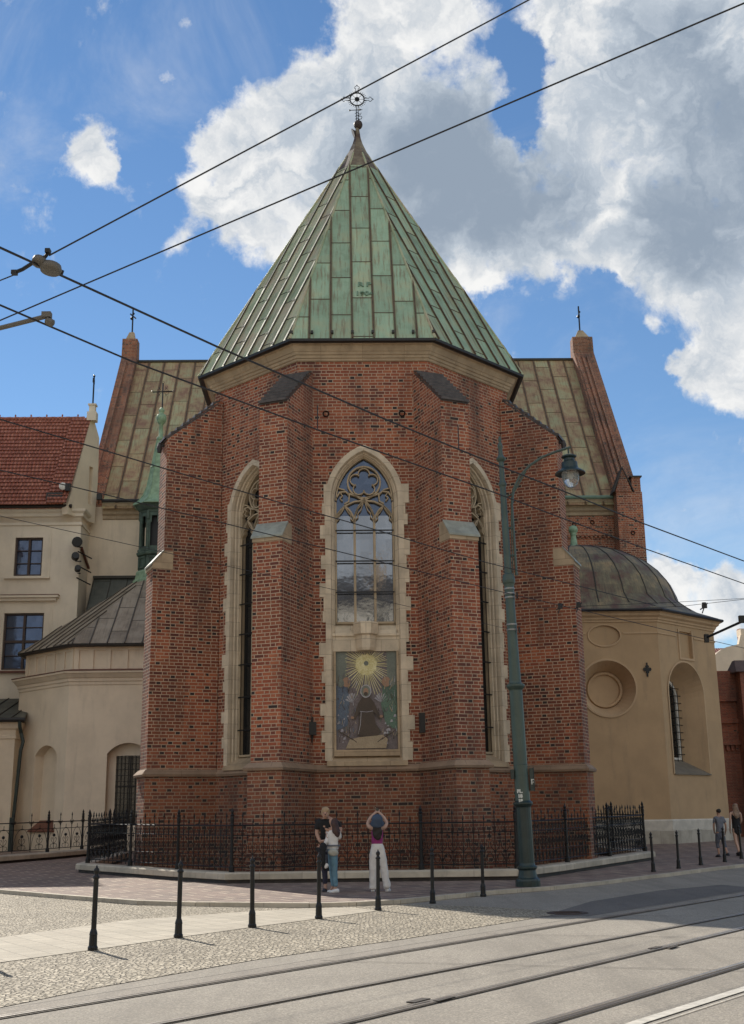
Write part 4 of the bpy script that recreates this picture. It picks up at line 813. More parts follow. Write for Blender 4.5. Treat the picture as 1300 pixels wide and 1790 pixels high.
m=MB(); Lf.wall(m,1.6,4.0,1.0,5.4,[[(2.18,1.5),(2.18,4.55),(2.82,4.56),(3.46,4.55),(3.46,1.5)]],.1) 
for p in range(len(m.v)): v=m.v[p]; m.v[p]=(v[0],v[1]+.5,v[2])
m.build('niche_back',PL_WHT,LC)
m=MB(); Lf.panel(m,[(2.1,1.4),(2.1,4.7),(3.5,4.7),(3.5,1.4)],.6); w=m.build('window',GL_DK,LC,recalc=False)
m=MB(); 
for k in range(8): Lf.bar(m,[(2.24+k*.165,1.5),(2.24+k*.165,4.55)],.02,.5,.53)
for k in range(12): Lf.bar(m,[(2.18,1.6+k*.26),(3.46,1.6+k*.26)],.018,.48,.5)
Lf.bar(m,[(2.82,1.5),(2.82,4.55)],.05,.54,.58); Lf.bar(m,[(2.18,3.2),(3.46,3.2)],.05,.54,.58); m.build('window_grille',IRON,w)
m=MB(); m.face([Lc.P(1.7,1.75,.45),Lc.P(3.7,1.75,.45),Lc.P(3.75,1.3,-.12),Lc.P(1.65,1.3,-.12)]); Lc.box(m,1.65,3.75,1.24,1.3,-.12,.0); m.build('niche_sill',BROWNT,LC)
pth=[(P0[0],28),P0,P1,P2,P3]
m=MB(); loft_path(m,pth,[(-.02,7.72),(.04,7.74),(.05,7.86),(.10,7.9),(.11,8.02),(.17,8.06),(.3,8.22),(.36,8.25),(.37,8.33)]); m.build('cornice',PL_CRM,LC)
m=MB(); loft_path(m,pth,[(.39,8.34),(.39,8.38),(-.3,8.5),(-.32,8.4)]); m.build('cornice_flashing',BROWNT,LC)
def inset(path,d): 
    t=MB(); loft_path(t,path,[(d,0),(d,1)]); return [(t.v[i*2][0],t.v[i*2][1]) for i in range(len(path))]
ip=inset(pth,-.25)
m=MB(); loft_path(m,ip,[(0,8.4),(0,9.5),(.12,9.5),(.12,9.56)])
for (a,b) in zip(ip[:-1],ip[1:]):
    Wl=Wall(a,(b[0]-a[0],b[1]-a[1])); L=(Vector(b)-Vector(a)).length; n=max(1,round(L/.8))
    for k in range(n+1):
        c=min(max(k*L/n,.12),L-.12); Wl.box(m,c-.11,c+.11,8.4,9.48,-.06,0)
    Wl.box(m,0,L,9.35,9.5,-.05,0); 
m.build('frieze',PL_CRM,LC)
m=MB(); loft_path(m,ip,[(.1,9.5),(.3,9.48),(.42,9.52),(.44,9.6),(.3,9.64)]); m.build('gutter',GUTTER,LC)
ee=inset(ip,.42); ce=(-10.4,25.5); k8=[(ce[0]+1.1*x,ce[1]+1.1*y) for x,y in ((-1,T8),(-1,-T8),(-T8,-1),(T8,-1),(1,-T8),(1,T8))]
zt=13.45; rm_=MB(); sm_=MB(); random.seed(9); F=lambda p,z:(p[0],p[1],z)
fz=9.62
rp=[ee[1],ee[2],ee[3],ee[4]]
sheet_roof([F(rp[1],fz),F(rp[2],fz),F(k8[3],zt),F(k8[2],zt)],rm_,sm_,w=.8,row=2.2,seam=.05)
sheet_roof([F(rp[0],fz),F(rp[1],fz),F(k8[2],zt),F(k8[1],zt)],rm_,sm_,w=.62,row=9,seam=.05)
sheet_roof([F(rp[2],fz),F(rp[3],fz),F(k8[4],zt),F(k8[3],zt)],rm_,sm_,w=.7,row=2.2,seam=.05)
sheet_roof([(rp[0][0],28,fz),F(rp[0],fz),F(k8[1],zt),(k8[1][0],28,zt)],rm_,sm_,w=.7,row=2.2,seam=.05)
r_=rm_.build('roof',ZINC,LC); sm_.build('standing_seams',simple('sheet_seam',(.10,.085,.065),.6),r_)
rm_=MB(); sm_=MB(); sheet_roof([(-14.1,24.9,10.2),(-9.5,24.9,10.2),(-9.5,27.95,14.3),(-14.1,27.95,14.3)],rm_,sm_,w=.9,row=5)
q=rm_.build('rear_roof',ZINC_DK,LC); sm_.build('standing_seams',SEAM_D,q)
m=MB(); m.box(-14.1,-9.5,27.8,28.0,14.28,14.42); m.build('ridge_flashing',SEAM_D,q)
# lantern turret
LT=MB(); c3=(ce[0],ce[1],0); a8=R(22.5)
LT.lathe([(1.16,13.3),(1.16,13.55),(1.05,13.65),(1.0,14.0),(.93,14.1)],c3,8,ang0=a8); turret=LT.build('lantern',VERDI,LC)
m=MB(); m.lathe([(.90,14.1),(.88,14.85),(1.0,14.9),(1.03,15.02),(.9,15.1)],c3,8,ang0=a8)
for k in range(8):
    a=a8*2*k; d=Vector((math.cos(a),math.sin(a))); t_=Vector((-d.y,d.x)); 
    for (u0,u1,z0,z1) in ((-.28,-.2,14.2,14.8),(.2,.28,14.2,14.8),(-.28,.28,14.2,14.27),(-.28,.28,14.73,14.8)): m.obox((ce[0]+d.x*.82,ce[1]+d.y*.82),t_,d,u0,u1,0,.05,z0,z1)
m.build('lantern_base',VERDI_D,turret)
m=MB()
for k in range(8):
    a=a8*(2*k+1); x,y=ce[0]+.84*math.cos(a),ce[1]+.84*math.sin(a); m.lathe([(.13,15.1),(.13,15.2),(.075,15.25),(.07,16.7),(.12,16.8),(.12,17.2)],(x,y,0),6)
    a=a8*2*k; d=Vector((math.cos(a),math.sin(a))); t_=Vector((-d.y,d.x)); c=(ce[0]+d.x*.76,ce[1]+d.y*.76)
    m.obox(c,t_,d,-.33,.33,0,.06,16.95,17.2); m.obox(c,t_,d,-.33,-.14,0,.06,16.6,16.95); m.obox(c,t_,d,.14,.33,0,.06,16.6,16.95); m.obox(c,t_,d,-.33,-.2,0,.05,15.1,16.6); m.obox(c,t_,d,.2,.33,0,.05,15.1,16.6); m.obox(c,t_,d,-.3,.3,0,.05,15.1,15.35)
m.build('lantern_arcade',VERDI_D,turret)
m=MB(); m.lathe([(.55,15.1),(.55,17.2)],c3,8,ang0=a8); m.build('lantern_shade_core',BLACKM,turret)  # black core added, painting in the dark inside of the open lantern
m=MB(); m.lathe([(.92,17.15),(.95,17.25),(1.02,17.3),(1.15,17.5),(1.2,17.58)],c3,8,ang0=a8); m.build('lantern_cornice',VERDI_D,turret)
m=MB(); m.lathe([(1.3,17.56),(1.3,17.6),(1.0,17.82),(.80,18.1),(.62,18.6),(.50,19.2),(.42,19.7),(.47,19.72),(.38,19.9),(.26,20.6),(.14,21.3)],c3,8,ang0=a8)
for k in range(8):
    a=a8*(2*k+1); m.tube([(ce[0]+r*math.cos(a),ce[1]+r*math.sin(a),z) for r,z in ((1.28,17.62),(1.0,17.85),(.80,18.13),(.62,18.6),(.50,19.2),(.42,19.7),(.38,19.9),(.26,20.6),(.14,21.3))],.025,4)
m.build('spire',VERDI,turret)
m=MB(); m.lathe([(.14,21.2),(.22,21.32),(.22,21.4),(.11,21.5),(.10,22.15),(.16,22.2),(.25,22.35),(.28,22.5),(.24,22.68),(.1,22.78),(.13,22.85),(.17,22.95),(.1,23.05),(.05,23.1)],(ce[0]+.05,ce[1],0),12); m.build('finial',VERDI,turret,smooth=True)
m=MB(); x=ce[0]+.08; y=ce[1]; zc=24.02; m.tube([(x,y,23.0),(x,y,24.5)],.035,6); m.tube([(x-.52,y,zc-.02),(x+.52,y,zc+.02)],.03,6)
for sx in (-1,1):
    for sz in (-1,1): m.tube([(x+sx*.08,y,zc+sz*.05),(x+sx*.2,y,zc+sz*.2),(x+sx*.26,y,zc+sz*.3)],.01,4); m.tube([(x+sx*.3,y,zc+sz*.05),(x+sx*.26,y,zc+sz*.16),(x+sx*.16,y,zc+sz*.16),(x+sx*.14,y,zc+sz*.28)],.01,4)
for sx in (-1,1): m.tube([(x+sx*.5,y,zc),(x+sx*.56,y,zc+.07),(x+sx*.62,y,zc+.02)],.012,4); m.tube([(x+sx*.5,y,zc),(x+sx*.56,y,zc-.07)],.012,4); m.tube([(x,y,24.45),(x+sx*.07,y,24.55),(x+sx*.03,y,24.62)],.012,4)
m.build('turret_cross',IRON,turret)
# ================================================================ MONASTERY
MO=thing('monastery','off white plaster building with steep red tiled roof, behind the left chapel','building',(-20,28,0),CHM)
Mf=Wall((-34,26),(1,0)); X1=-14.45; aX=34+X1
m=MB(); wins=[]
for xx in (-17.1,-21.6,-26.1): wins.append(xx)
hol=lambda z0,z1,h: [[(34+x-h,z0),(34+x-h,z1),(34+x,z1+.001),(34+x+h,z1),(34+x+h,z0)] for x in sorted(wins)]
h2=lambda z0,z1,h: [[(34+x-h,z0),(34+x-h,z1),(34+x,z1+.001),(34+x+h,z1),(34+x+h,z0)] for x in sorted([w-.03 for w in wins])]
Mf.wall(m,0,aX,0,13.2,h2(9.2,12.12,1.02),.22); Mf.wall(m,0,aX,13.2,17.5,hol(14.08,16.12,.72),.22)
m.face([(X1,26,0),(X1,28,0),(X1,28,17.6),(X1,26,17.6)])
m.build('wall',PL_WHT,MO)
def sash(x,z0,z1,h,rows,tran=None):
    g=MB(); g.face([Mf.P(34+x-h,z0,.2),Mf.P(34+x+h,z0,.2),Mf.P(34+x+h,z1,.2),Mf.P(34+x-h,z1,.2)]); w=g.build('window',GL_BL,MO,recalc=False)
    f=MB(); a=34+x
    for (p,q) in ((-h,-h+.09),(h-.09,h),(-.06,.06)): Mf.box(f,a+p,a+q,z0,z1,.08,.19)
    Mf.box(f,a-h+.09,a+h-.09,z0,z0+.09,.081,.19); Mf.box(f,a-h+.09,a+h-.09,z1-.09,z1,.081,.19)
    for k in range(1,rows): z=z0+(z1-z0)*k/rows; t=.03; 
    for k in range(1,rows):
        z=z0+(z1-z0)*k/rows; t=.065 if tran==k else .018
        Mf.box(f,a-h+.09,a-.06,z-t,z+t,.09,.185); Mf.box(f,a+.06,a+h-.09,z-t,z+t,.09,.185)
    f.build('window_frame',BROWNW,w)
    s=MB()
    for (p0,p1,q0,q1,d) in ((-h-.32,-h,z0-.05,z1+.32,.05),(h,h+.32,z0-.05,z1+.32,.05),(-h,h,z1,z1+.32,.05),(-h-.42,-h-.32,z0-.05,z1+.42,.03),(h+.32,h+.42,z0-.05,z1+.42,.03),(-h-.32,h+.32,z1+.32,z1+.42,.03)): Mf.box(s,a+p0,a+p1,q0,q1,-d,0)
    s.build('window_surround',PL_WHT,w); s=MB(); Mf.box(s,a-h-.46,a+h+.46,z0-.16,z0-.05,-.16,.1); s.build('window_sill',BROWNT if rows==4 else PL_WHT,w)
    if rows==4:
        s=MB(); Mf.box(s,a-h-.72,a+h+.72,z1+.78,z1+.9,-.3,0); Mf.box(s,a-h-.6,a+h+.6,z1+.62,z1+.78,-.18,0); s.build('window_cornice',PL_WHT,w); s=MB(); Mf.box(s,a-h-.74,a+h+.74,z1+.9,z1+.93,-.32,0); s.build('cornice_flashing',BROWNT,w)
for x in wins: sash(x,14.08,16.12,.72,3); sash(x-.03,9.2,12.12,1.02,4,2)
m=MB(); loft_path(m,[(-34,26),(X1,26),(X1,29)],[(0,16.75),(.06,16.78),(.06,16.9),(0,16.94),(0,17.2),(.1,17.25),(.12,17.4),(.22,17.5),(.25,17.62),(-.1,17.66)]); m.build('cornice',PL_WHT,MO)
m=MB(); m.tube([(-34,25.62,17.72),(-14.9,25.62,17.72)],.10,8); m.build('gutter',GUTTER,MO)
def gxx(y): return -15.06+(y-25.5)*.47
# tiled roof, every course a real step
RY,RZ,EY,EZ=27.0,23.0,25.4,17.75
m=MB(); n=24; random.seed(6); XR=-14.52
for k in range(n):
    y0=EY+(RY-EY)*k/n; z0=EZ+(RZ-EZ)*k/n; y1=EY+(RY-EY)*(k+1)/n; z1=EZ+(RZ-EZ)*(k+1)/n; tn=(random.random(),random.random(),0)
    XR=gxx((y0+y1)/2)-.02; XM=XR-1.05
    for (xa,xb,up_) in ((-34,XM,0),(XM,XR,.14)):
        o=Vector((0,-(RZ-EZ),(RY-EY))).normalized()*up_
        m.face([(xa,y0+o.y-.07,z0+o.z+.03),(xb,y0+o.y-.07,z0+o.z+.03),(xb,y1+o.y,z1+o.z),(xa,y1+o.y,z1+o.z)],tint=tn)
        m.face([(xa,y0+o.y-.07,z0+o.z+.03),(xb,y0+o.y-.07,z0+o.z+.03),(xb,y0+o.y,z0+o.z),(xa,y0+o.y,z0+o.z)],tint=tn)
    m.face([(XM,y0,z0),(XM,y0-.14,z0+.1),(XM,y1-.14,z1+.1),(XM,y1,z1)],tint=tn)
m.face([(-34,RY,RZ),(XR,RY,RZ),(XR,2*RY-EY,EZ),(-34,2*RY-EY,EZ)])
r_=m.build('roof',TILE,MO)
m=MB()
for k in range(48): x=-34+k*.4; m.tube([(x,RY,RZ+.03),(x+.42,RY,RZ+.05)],.11,6)
for k in range(6): m.lathe([(.03,0),(.05,.1),(.01,.16)],(-19.4+k*.85,RY,RZ+.14),5)
m.build('ridge_tiles',TILE,r_)
m=MB(); m.box(-16.2,-15.35,25.35,25.9,18.0,18.4); m.build('roof_hatch',SLATE,r_)
gp=[(25.45,17.25),(25.45,17.6),(25.55,18.0),(26.92,23.15),(27.08,23.1),(27.62,22.1),(27.66,19.6),(27.55,17.25)]
rec=[(26.95,18.2),(26.95,20.3),(27.1,20.31),(27.25,20.3),(27.25,18.2)]
m=MB()
G=lambda y,z,d=0:(gxx(y)+d*.9,y-d*.42,z)
m.face([G(*p) for p in [gp[0],(26.95,17.25),rec[0],rec[1],rec[2],(27.1,23.08),gp[3],gp[2],gp[1]]]); m.face([G(*p) for p in [(26.95,17.25),gp[7],gp[6],gp[5],(27.1,23.08),rec[2],rec[3],rec[4],rec[0]]])
for a,b in zip(rec,rec[1:]+rec[:1]): m.face([G(*a),G(*b),G(*b,-.2),G(*a,-.2)])
m.face([G(y,z,-.2) for y,z in rec])
for a,b in zip(gp,gp[1:]+gp[:1]): m.face([G(*a),G(*a,-.35),G(*b,-.35),G(*b)])
m.face([G(y,z,-.35) for y,z in gp])
m.prism([(-15.2,25.75),(X1-.01,25.99),(X1+.02,27.9),(-15.2,27.9)],17.3,17.66)
g_=m.build('gable_wall',PL_CRM,MO)
m=MB(); m.box(-14.6,-14.1,RY-.3,RY+.2,RZ-.15,RZ+.35); m.box(-14.52,-14.2,RY-.2,RY+.12,RZ+.35,RZ+.75); m.box(-14.58,-14.14,RY-.26,RY+.18,RZ+.75,RZ+.83); m.build('gable_pedestal',PL_WHT,g_)
m=MB(); m.tube([(-14.36,RY-.05,RZ+.9),(-14.36,RY-.05,RZ+2.45)],.045,6); m.box(-14.38,-14.34,RY-.3,RY+.1,RZ+2.05,RZ+2.3); m.sphere((-14.36,RY-.05,RZ+2.5),.07); m.build('weather_vane',IRON,g_)
m=MB(); m.extr([(X1+.02,26.0,15.6),(X1+.02,27.9,14.9),(X1+.02,27.9,14.82),(X1+.02,26.0,15.5)],(.12,0,0)); m.build('string_moulding',BROWNT,MO)
m=MB(); m.box(-40,-20.2,16.8,25.9,0,17.2); m.build('added_wing_wall',PL_WHT,MO)  # wing out of view, added to throw its shadow on the sidewalk
m=MB(); m.extr([(-40,16.5,17.2),(-40,21.3,21.5),(-40,26.1,17.2)],(19.9,0,0)); m.build('added_wing_roof',TILE,MO)
# floodlights on the corner and cameras under the gable
fl_lab=['big round black floodlight, topmost of three on the white house corner','middle black floodlight on the white house corner','lowest small black floodlight on the white house corner']
for k,(z,sz,dx) in enumerate(((15.75,.27,-.05),(15.0,.2,-.1),(14.35,.16,.05))):
    t=thing('floodlight',fl_lab[k],'floodlight',(X1+.1,25.95,z),CHM,'floodlights on the corner of the white building')
    m=MB(); m.lathe([(sz*.55,-.22),(sz,-.16),(sz,.1),(sz*.9,.12)],(X1+dx,25.5,z),12,axis=(.3,-1,.25 if k else -.1)); m.build('housing',BLACKM,t)
    m=MB(); m.tube([(X1+.05,26.02,z-.15),(X1+.12,25.8,z-.22),(X1+dx,25.55,z-.25)],.03,5); m.tube([(X1-.1,25.95,z-.4),(X1+.55,26.4,z-.7)],.035,5); m.build('bracket',BLACKM,t)
for (x,y,z,l) in ((-15.35,25.3,18.7,'white round camera at the foot of the white gable'),(-13.85,27.3,18.7,'black camera box between the gable and transept roof')):
    t=thing('security_camera',l,'camera',(x,y,z),CHM,'cameras under the gable'); m=MB(); 
    if x<-14.5: m.lathe([(.1,-.1),(.2,-.05),(.2,.08),(.1,.12)],(x,y,z),10,axis=(.2,-1,0)); m.build('housing',WHITE,t); m=MB(); m.box(x+.15,x+.4,y-.1,y+.1,z-.25,z+.15); m.tube([(x,y,z),(x+.3,y+.35,z-.2)],.03,5)
    else: m.box(x-.12,x+.14,y-.15,y+.1,z-.2,z+.1); m.build('housing',BLACKM,t); m=MB(); m.tube([(x,y,z-.1),(x-.1,y+.4,z-.3)],.03,5)
    m.build('bracket',BLACKM,t)
# ================================================================ ANNEX
AN=thing('annex','low cream annex with green grey sheet roof at the left edge','building',(-18,22,0),CHM)
m=MB(); m.box(-34,-16.05,21.7,26,0,6.1); m.build('wall',PL_CRM,AN)
m=MB(); loft_path(m,[(-34,21.7),(-16.05,21.7),(-16.05,22.7)],[(0,5.45),(.06,5.47),(.06,5.6),(.02,5.64),(.02,5.85),(.14,5.95),(.2,6.15),(.26,6.2),(0,6.22)]); m.build('cornice',PL_CRM,AN)
rm_=MB(); sm_=MB(); sheet_roof([(-34,21.3,6.38),(-15.55,21.3,6.38),(-16.3,26,7.75),(-34,26,7.75)],rm_,sm_,w=.75,row=6); 
r_=rm_.build('roof',ZINC_DK,AN); sm_.build('standing_seams',SEAM_D,r_)
m=MB(); m.tube([(-34,21.25,6.3),(-15.5,21.25,6.3)],.1,8); m.build('gutter',GUTTER,AN)
m=MB(); m.tube([(-15.75,21.25,6.25),(-15.75,21.3,6.0),(-15.72,21.5,5.7),(-15.6,21.5,5.3),(-15.68,21.45,4.9),(-15.9,21.45,.3)],.085,8); m.lathe([(.12,1.9),(.12,.1)],(-15.88,21.45,0),8); m.build('downpipe',simple('green_black_pipe',(.03,.045,.04),.5),AN)
# ================================================================ RIGHT BRICK GATE + HOUSE
BG=thing('brick_gatehouse','red brick gate wall with stepped mouldings and dark coping at the right edge','gate wall',(20,27,0),CHM)
m=MB(); m.box(17.7,20.2,26.2,27.2,0,8.3); m.box(17.9,20.0,26.05,26.3,6.1,6.3); m.box(17.8,20.0,26.0,26.3,7.2,7.45); m.box(18.05,20.0,26.0,26.3,7.45,8.75); m.box(17.9,20,26.0,26.3,5.0,5.2)
for k in range(8): m.box(18.0+k*.24,18.12+k*.24,26.08,26.2,4.72,5.0)
m.extr([(18.2,26.1,4.3),(18.35,26.1,3.6),(18.6,26.1,4.35),(18.4,26.1,4.2)],(0,.12,0)); m.build('wall',BRICK_RED,BG)
m=MB(); m.box(19.45,23.5,25.2,26.6,0,8.6); m.build('pillar',BRICK_RED,BG)
m=MB(); m.hexa([(19.2,25.0,8.6),(23.8,25.0,8.6),(23.8,26.8,8.6),(19.2,26.8,8.6)],[(19.4,25.7,9.25),(23.6,25.7,9.25),(23.6,26.1,9.25),(19.4,26.1,9.25)]); m.build('coping',simple('brown_coping',(.13,.085,.07),.7),BG)
HB=thing('house','cream house with a curved gable behind the brick gate','house',(32,55,0),CHM)
m=MB(); pts=[(27.2,0),(27.2,12.1)]+[(27.3+3.3*math.sin(R(a)),12.1+2.9*(1-math.cos(R(a)))) for a in range(0,91,10)][1:]+[(31.0,15.4),(31.2,15.6),(32.2,15.6),(32.3,15.2),(34.0,14.8),(36,12.5),(40,12.5),(40,0)]
pts=[(27.2,0),(27.2,12.2)]+[(27.2+2.2*math.cos(R(180-a))+2.2,12.2+1.9*math.sin(R(a))) for a in range(10,90,12)]+[(29.6,14.2),(29.8,14.9),(31.4,14.9),(31.5,14.3),(33.5,14.1),(36,12.5),(44,12.5),(44,0)]
m.extr([(x,55,z) for x,z in pts],(0,.5,0)); m.box(27.2,44,55.5,63,0,12.3); m.box(29.9,31.2,55.2,56.2,14.9,15.4); m.build('gable_wall',PL_CRM,HB)
m=MB(); m.hexa([(24.5,62,12.6),(44,62,12.6),(44,72,12.6),(24.5,72,12.6)],[(25,66,15.4),(44,66,15.4),(44,68,15.4),(25,68,15.4)]); m.box(30.4,30.8,57,57.6,14.6,15.7); m.hexa([(30.6,56,14.2),(36,56,14.2),(36,62,12.8),(30.6,62,12.8)],[(31.4,57,15.4),(34.5,57,15.4),(34.5,60,15.4),(31.4,60,15.4)]); m.build('roof',TILE,HB)
m=MB(); m.box(27.0,44,54.85,55.0,11.6,12.0); m.box(24.6,44,62.5,71.5,0,12.6); m.build('rear_wall',PL_CRM,HB)

# ================================================================ TOWN HOUSES ACROSS THE STREET (seen mirrored in the tall window, lit by the sun)
def town_house(x0,x1,y,ze,zr,mt,label):
    t=thing('town_house',label,'house',((x0+x1)/2,y,0)); BASE[t.name]=Vector(((x0+x1)/2,y,0)); Wl=Wall((x1,y),(-1,0)); Lh=x1-x0; n=int(Lh/3.2); g=Lh/n
    m=MB(); zs=[0,4.2]+[4.2+(ze-4.2)*(k+1)/3 for k in range(3)]; mw=MB(); mf=MB()
    for fl in range(4):
        z0,z1=zs[fl],zs[fl+1]; hs=[]
        for k in range(n):
            c=(k+.5)*g; w=.62; zb=z0+1.0 if fl else z0+.4; zt_=z1-.7; hs.append([(c-w,zb),(c-w,zt_),(c,zt_+.001),(c+w,zt_),(c+w,zb)]); Wl.panel(mw,[(c-w,zb),(c+w,zb),(c+w,zt_),(c-w,zt_)],.2)
            for (p,q,r_,s_) in ((-w-.2,-w,zb-.1,zt_+.2),(w,w+.2,zb-.1,zt_+.2),(-w,w,zt_,zt_+.2)): Wl.box(mf,c+p,c+q,r_,s_,-.06,0)
            Wl.box(mf,c-.03,c+.03,zb,zt_,.1,.18); Wl.box(mf,c-w-.25,c+w+.25,zb-.22,zb-.1,-.16,0)
        Wl.wall(m,0,Lh,z0,z1,hs,.25)
    m.face([(x0,y,0),(x0,y-12,0),(x0,y-12,ze),(x0,y,ze)]); m.face([(x1,y,0),(x1,y-12,0),(x1,y-12,ze),(x1,y,ze)]); m.face([(x0,y-12,0),(x1,y-12,0),(x1,y-12,ze),(x0,y-12,ze)]); m.build('wall',mt,t)
    mw.build('window_panes',GL_DK,t,recalc=False); mf.build('window_trim',PL_WHT,t)
    m=MB(); loft_path(m,[(x1,y),(x0,y)],[(0,ze-.5),(.2,ze-.4),(.25,ze-.1),(.5,ze),(0,ze)]); m.build('cornice',PL_WHT,t)
    m=MB(); m.extr([(x0,y+.5,ze),(x0,y-6,zr),(x0,y-12.3,ze)],(x1-x0,0,0)); m.build('roof',SLATE,t)
    m=MB(); 
    for k in range(3): c=x0+(x1-x0)*(k+.5)/3; m.box(c-.5,c+.5,y-4.5,y-3.6,ze+1,zr+1.2)
    m.build('chimneys',PL_OCH,t)
town_house(-46,-24,-15,15.5,20.5,PL_WHT,'pale town house with white trim, farthest left of the row across the street')
town_house(-24,-6,-15,13.5,18.5,PL_CRM,'cream town house of the row across the street, left of the tall one')
town_house(-6,12,-15.5,16.8,20,PL_WHT,'tallest off white town house across the street, mirrored in the tall church window')
town_house(12,32,-15,14.5,19.5,PL_CRM,'cream town house of the row across the street, right of the tall one')
town_house(32,56,-15,15.5,20.5,PL_WHT,'pale town house at the right end of the row across the street')
# ================================================================ FENCES
SW=lambda x,y: gz(y)+SWZ
def fence(name,label,pts,bays,returns=(),h=1.25,kz=.27,style=0,kerb_pts=None):
    F_=thing(name,label,'fence',(pts[1][0],pts[1][1],SW(*pts[1])),None,None); base=F_.location.copy(); BASE[F_.name]=base
    posts=[]
    segs=list(zip(pts[:-1],pts[1:],bays))+list(returns)
    for si,(a,b,nb) in enumerate(segs):
        A=Vector((a[0],a[1])); B=Vector((b[0],b[1]))
        for k in range(nb+1): posts.append(tuple(A+(B-A)*k/nb))
    seen=[]
    for p in posts:
        if any((Vector(p)-Vector(q)).length<.3 for q in seen): continue
        seen.append(p); z=SW(*p)+kz; m=MB()
        m.lathe([(.075,0),(.075,.12),(.05,.16),(.042,.5),(.055,.52),(.042,.54),(.04,h-.05),(.06,h-.02),(.04,h+.02),(.05,h+.05),(.055,h+.16),(.04,h+.2),(.065,h+.23),(.03,h+.27),(.045,h+.32),(.005,h+.42)],(p[0],p[1],z),8)
        m.build('post',IRON,F_)
    for (a,b,nb) in segs:
        A=Vector((a[0],a[1])); B=Vector((b[0],b[1])); 
        for k in range(nb):
            p=A+(B-A)*k/nb; q=A+(B-A)*(k+1)/nb; L=(q-p).length; d=(q-p)/L; m=MB()
            Q=lambda u,z:(p.x+d.x*u,p.y+d.y*u,SW(p.x+d.x*u,p.y+d.y*u)+kz+z)
            T=lambda pp,r=.011,n=4: m.tube([Q(u,z) for u,z in pp],r,n)
            T([(0,h-.03),(L,h-.03)],.019); T([(0,h-.28),(L,h-.28)],.012); T([(0,.12),(L,.12)],.015)
            if style==0:
                T([(0,.42),(L,.42)],.009); nbar=max(3,round(L/.26)); g=L/nbar
                for j in range(1,nbar):
                    tall=h+(.2 if j%2 else .05); T([(j*g,.04),(j*g,tall)],.011); m.lathe([(.022,0),(.028,.03),(.004,.13)],Q(j*g,tall-.02),5)
                for j in range(nbar):
                    c=(j+.5)*g; r=g*.36
                    T([(c+r*.8*math.cos(R(t)),.27+r*math.sin(R(t))) for t in range(0,361,45)],.008)
                    for sg in (-1,1):
                        T([(c+sg*g*.45,.44),(c+sg*g*.12,.55),(c+sg*g*.08,.66),(c+sg*g*.3,.72),(c+sg*g*.38,.62),(c+sg*g*.25,.58)],.009)
                        T([(c+sg*g*.42,h-.3),(c+sg*g*.4,h-.16),(c+sg*g*.2,h-.10),(c+sg*g*.12,h-.2),(c+sg*g*.25,h-.22)],.008)
                        T([(c+sg*g*.05,.4),(c+sg*g*.3,.34),(c+sg*g*.42,.2),(c+sg*g*.2,.15)],.008)
                    T([(c,.72),(c,.98)],.008); m.sphere(Q(c,.86),.03,6,4)
            else:
                nb2=max(2,round(L/.95)); g=L/nb2
                for j in range(nb2):
                    c=(j+.5)*g
                    if j: T([(j*g,.04),(j*g,h+.22)],.014); m.lathe([(.022,0),(.028,.03),(.004,.13)],Q(j*g,h+.2),5)
                    for j2 in (j*g,(j+1)*g):
                        for sg in (-1,1): T([(j2,h-.05),(j2+sg*.1,h-.08),(j2+sg*.16,h-.02),(j2+sg*.1,h+.03),(j2,h-.2)],.010)
                    T([(c+g*.46*math.cos(R(t)),.12+.78*math.sin(R(t))) for t in range(0,181,15)],.011)
                    m.sphere(Q(c,.62),.06,8,5); T([(c,.62),(c,.12)],.010)
                    for sg in (-1,1): T([(c,.3),(c+sg*.16,.4),(c+sg*.2,.5),(c+sg*.12,.54),(c+sg*.08,.46)],.01); T([(c,.3),(c+sg*.2,.28),(c+sg*.24,.18),(c+sg*.14,.16)],.01)
                    T([(c,h-.28),(c,h-.12)],.01)
            m.build('panel',IRON,F_)
    m=MB()
    kp=kerb_pts
    for (a,b) in zip(kp[:-1],kp[1:]):
        L=(Vector(b)-Vector(a)).length; n=max(1,round(L/2.2))
    full=kp; outs=offset_line(full,0)
    # mitred stone kerb with an overhanging top slab
    def sweep(prof,mm,nm):
        t=MB(); P=[]
        dense=[]
        for (a,b) in zip(full[:-1],full[1:]):
            n=max(1,round((Vector(b)-Vector(a)).length/3))
            for k in range(n): dense.append((a[0]+(b[0]-a[0])*k/n,a[1]+(b[1]-a[1])*k/n))
        dense.append(full[-1]); loft_path(t,dense,prof); t.v=[(x,y,z+SW(x,y)) for x,y,z in t.v]; return t.build(nm,mm,F_)
    sweep([(.0,.09),(.02,.10),(.02,.235),(-.01,kz),(-.50,kz),(-.5,.09),(0,.09)],KERBST,'kerb_slab'); sweep([(-.07,-.05),(-.07,.10),(-.45,.10),(-.45,-.05),(-.07,-.05)],SLATE,'kerb_gap_shade')  # recessed base coloured dark, painting in the shade under the slab
KP=[(-9.4,47.5),(-9.49,39.34),(-4.0,32.75),(3.84,32.65),(9.34,42.1),(8.2,47.5)]
KP=[(-9.8,46.5),(-9.3,38.0),(-3.9,31.65),(3.72,31.45),(9.22,40.7),(8.2,46.5)]
fence('iron_fence','black wrought iron fence on a pale stone kerb curving round the brick apse',[(-9.0,38.2),(-3.78,31.95),(3.62,31.75),(8.95,40.9)],[3,3,3],[((-9.0,38.2),(-9.5,46.3),2),((8.95,40.9),(7.9,46.3),2)],kerb_pts=KP,h=1.2)
